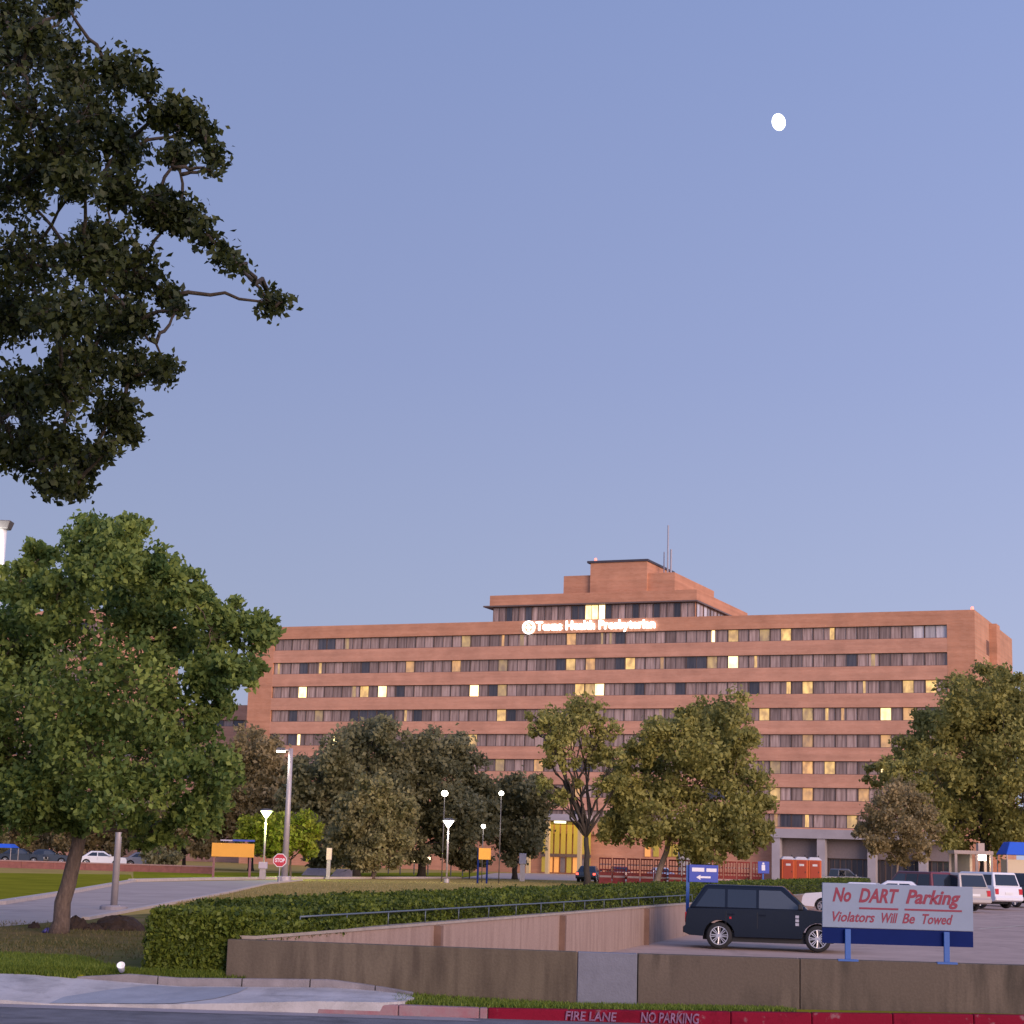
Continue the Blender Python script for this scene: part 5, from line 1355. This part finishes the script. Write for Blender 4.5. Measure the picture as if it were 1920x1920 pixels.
toilet('middle orange portable toilet of the three', 1501, 158, 0, t0); toilet('rightmost orange portable toilet of the three', 1526, 158, 0, t0)

# red construction barriers
M_bar = mat('red_barrier_plastic', (0.34,0.05,0.045), .6, noise=.2); M_barw = mat('pale_barrier_band', (.55,.40,.38), .6)
words = ['first','second','third','fourth','fifth','sixth','seventh','eighth','ninth','tenth','eleventh','twelfth']
t0 = None
for i in range(12):
    px = 1135 + i * 26; D = 162; p = at(px, 1630, D); loc = (p.x, D + .4 * math.sin(i*2.1), .812)
    lab = words[i] + ' red fenced barrier from the left in the row before the hospital'
    if t0 is None:
        t0 = thing('traffic_barrier', lab, 'barrier', loc, 0, 'red traffic barriers')
        MB().hull([(-.56,-.28,0),(.56,-.28,0),(.56,.28,0),(-.56,.28,0)], [(-.54,-.10,.5),(.54,-.10,.5),(.54,.10,.5),(-.54,.10,.5)]).hull([(-.54,-.10,.5),(.54,-.10,.5),(.54,.10,.5),(-.54,.10,.5)], [(-.54,-.08,1.0),(.54,-.08,1.0),(.54,.08,1.0),(-.54,.08,1.0)]).build('barrier_body', M_bar, t0)
        MB().box(-.5,.5,-.115,-.101,.56,.72).build('pale_band', M_barw, t0)
        for xx in (-.5, -.25, 0, .25, .5): MB().box(xx-.035, xx+.035, -.03, .03, .98, 2.15).build('fence_bar', M_bar, t0)
        for zz in (1.15, 1.6, 2.1): MB().box(-.54, .54, .032, .06, zz, zz+.12).build('fence_rail', M_barw if zz == 1.6 else M_bar, t0)
    else: copy_thing(t0, loc, 0, lab)

# lit booth at the right, blue canopy tent, small blue canopy at the far left
D = 150; a, b = at(1790, 1594, D), at(1862, 1640, D); c = Vector(((a.x+b.x)/2, D, .81)); hw2 = (b.x-a.x)/2; ht = a.z - c.z
bo = thing('booth', 'open pale framed booth with a lit lamp at the right', 'booth', c)
M_bf = mat('booth_frame_paint', (.46,.36,.32), .6, noise=.15)
for xx in (-hw2+.1, .25, hw2-.1):
    for y_ in (.08, 2.0): MB().box(xx-.1, xx+.1, y_-.08, y_+.08, 0, ht-.27).build('post', M_bf, bo)
MB().box(-hw2-.05, hw2+.05, -.05, 2.15, ht-.27, ht).build('roof_beam', M_bf, bo)
MB().box(-hw2+.2, .15, 1.9, 1.98, 0, ht-.28).build('back_panel', mat('booth_back', (.10,.09,.09), .8), bo)
MB().box(.4, hw2-.3, .3, .9, 1.15, 1.75).build('red_counter', mat('red_counter', (.35,.02,.03), .5), bo)
MB().box(.4, hw2-.3, .32, .88, .0, 1.14).build('yellow_counter', mat('yellow_counter', (.55,.28,.04), .5), bo)
MB().box(.45, 1.1, .4, 1.0, ht-.75, ht-.29).build('lamp_box', M_lensd, bo)
MB().box(.5, 1.0, .5, 1.2, ht+.002, ht+.62).build('roof_box', M_bf, bo)
glow(bo, ht-.9, 60, (1,.8,.5), .8, .2)
def canopy(label, px0, px1, pyt, pyb, D):
    a, b = at(px0, pyt, D), at(px1, pyb, D); c = Vector(((a.x+b.x)/2, D, .81)); hw2 = (b.x-a.x)/2; z1, z0 = a.z-c.z, b.z-c.z
    t = thing('canopy_tent', label, 'tent', c, 0, 'blue canopy tents')
    MB().hull([(-hw2,0,z0),(hw2,0,z0),(hw2,3,z0),(-hw2,3,z0)], [(-hw2*.82,.6,z1),(hw2*.82,.6,z1),(hw2*.82,2.4,z1),(-hw2*.82,2.4,z1)]).build('canopy', mat('blue_canvas', (.02,.10,.55), .7), t, bevel=.05)
    for xx in (-hw2+.1, hw2-.1):
        for y_ in (.12, 2.9): MB().tube([(xx,y_,0),(xx,y_,z0+.02)], .04, 8).build('leg', M_pole, t)
    return t, hw2, z0
t, hw2, z0 = canopy('large blue canopy tent cut by the right edge', 1886, 2010, 1578, 1606, 142)
MB().box(-hw2+.25, hw2-.25, .5, 2.5, .0, z0-.35).build('cream_stall', mat('cream_stall', (.58,.47,.33), .7), t)
canopy('small blue canopy tent at the far left edge', -60, 22, 1580, 1590, 176)
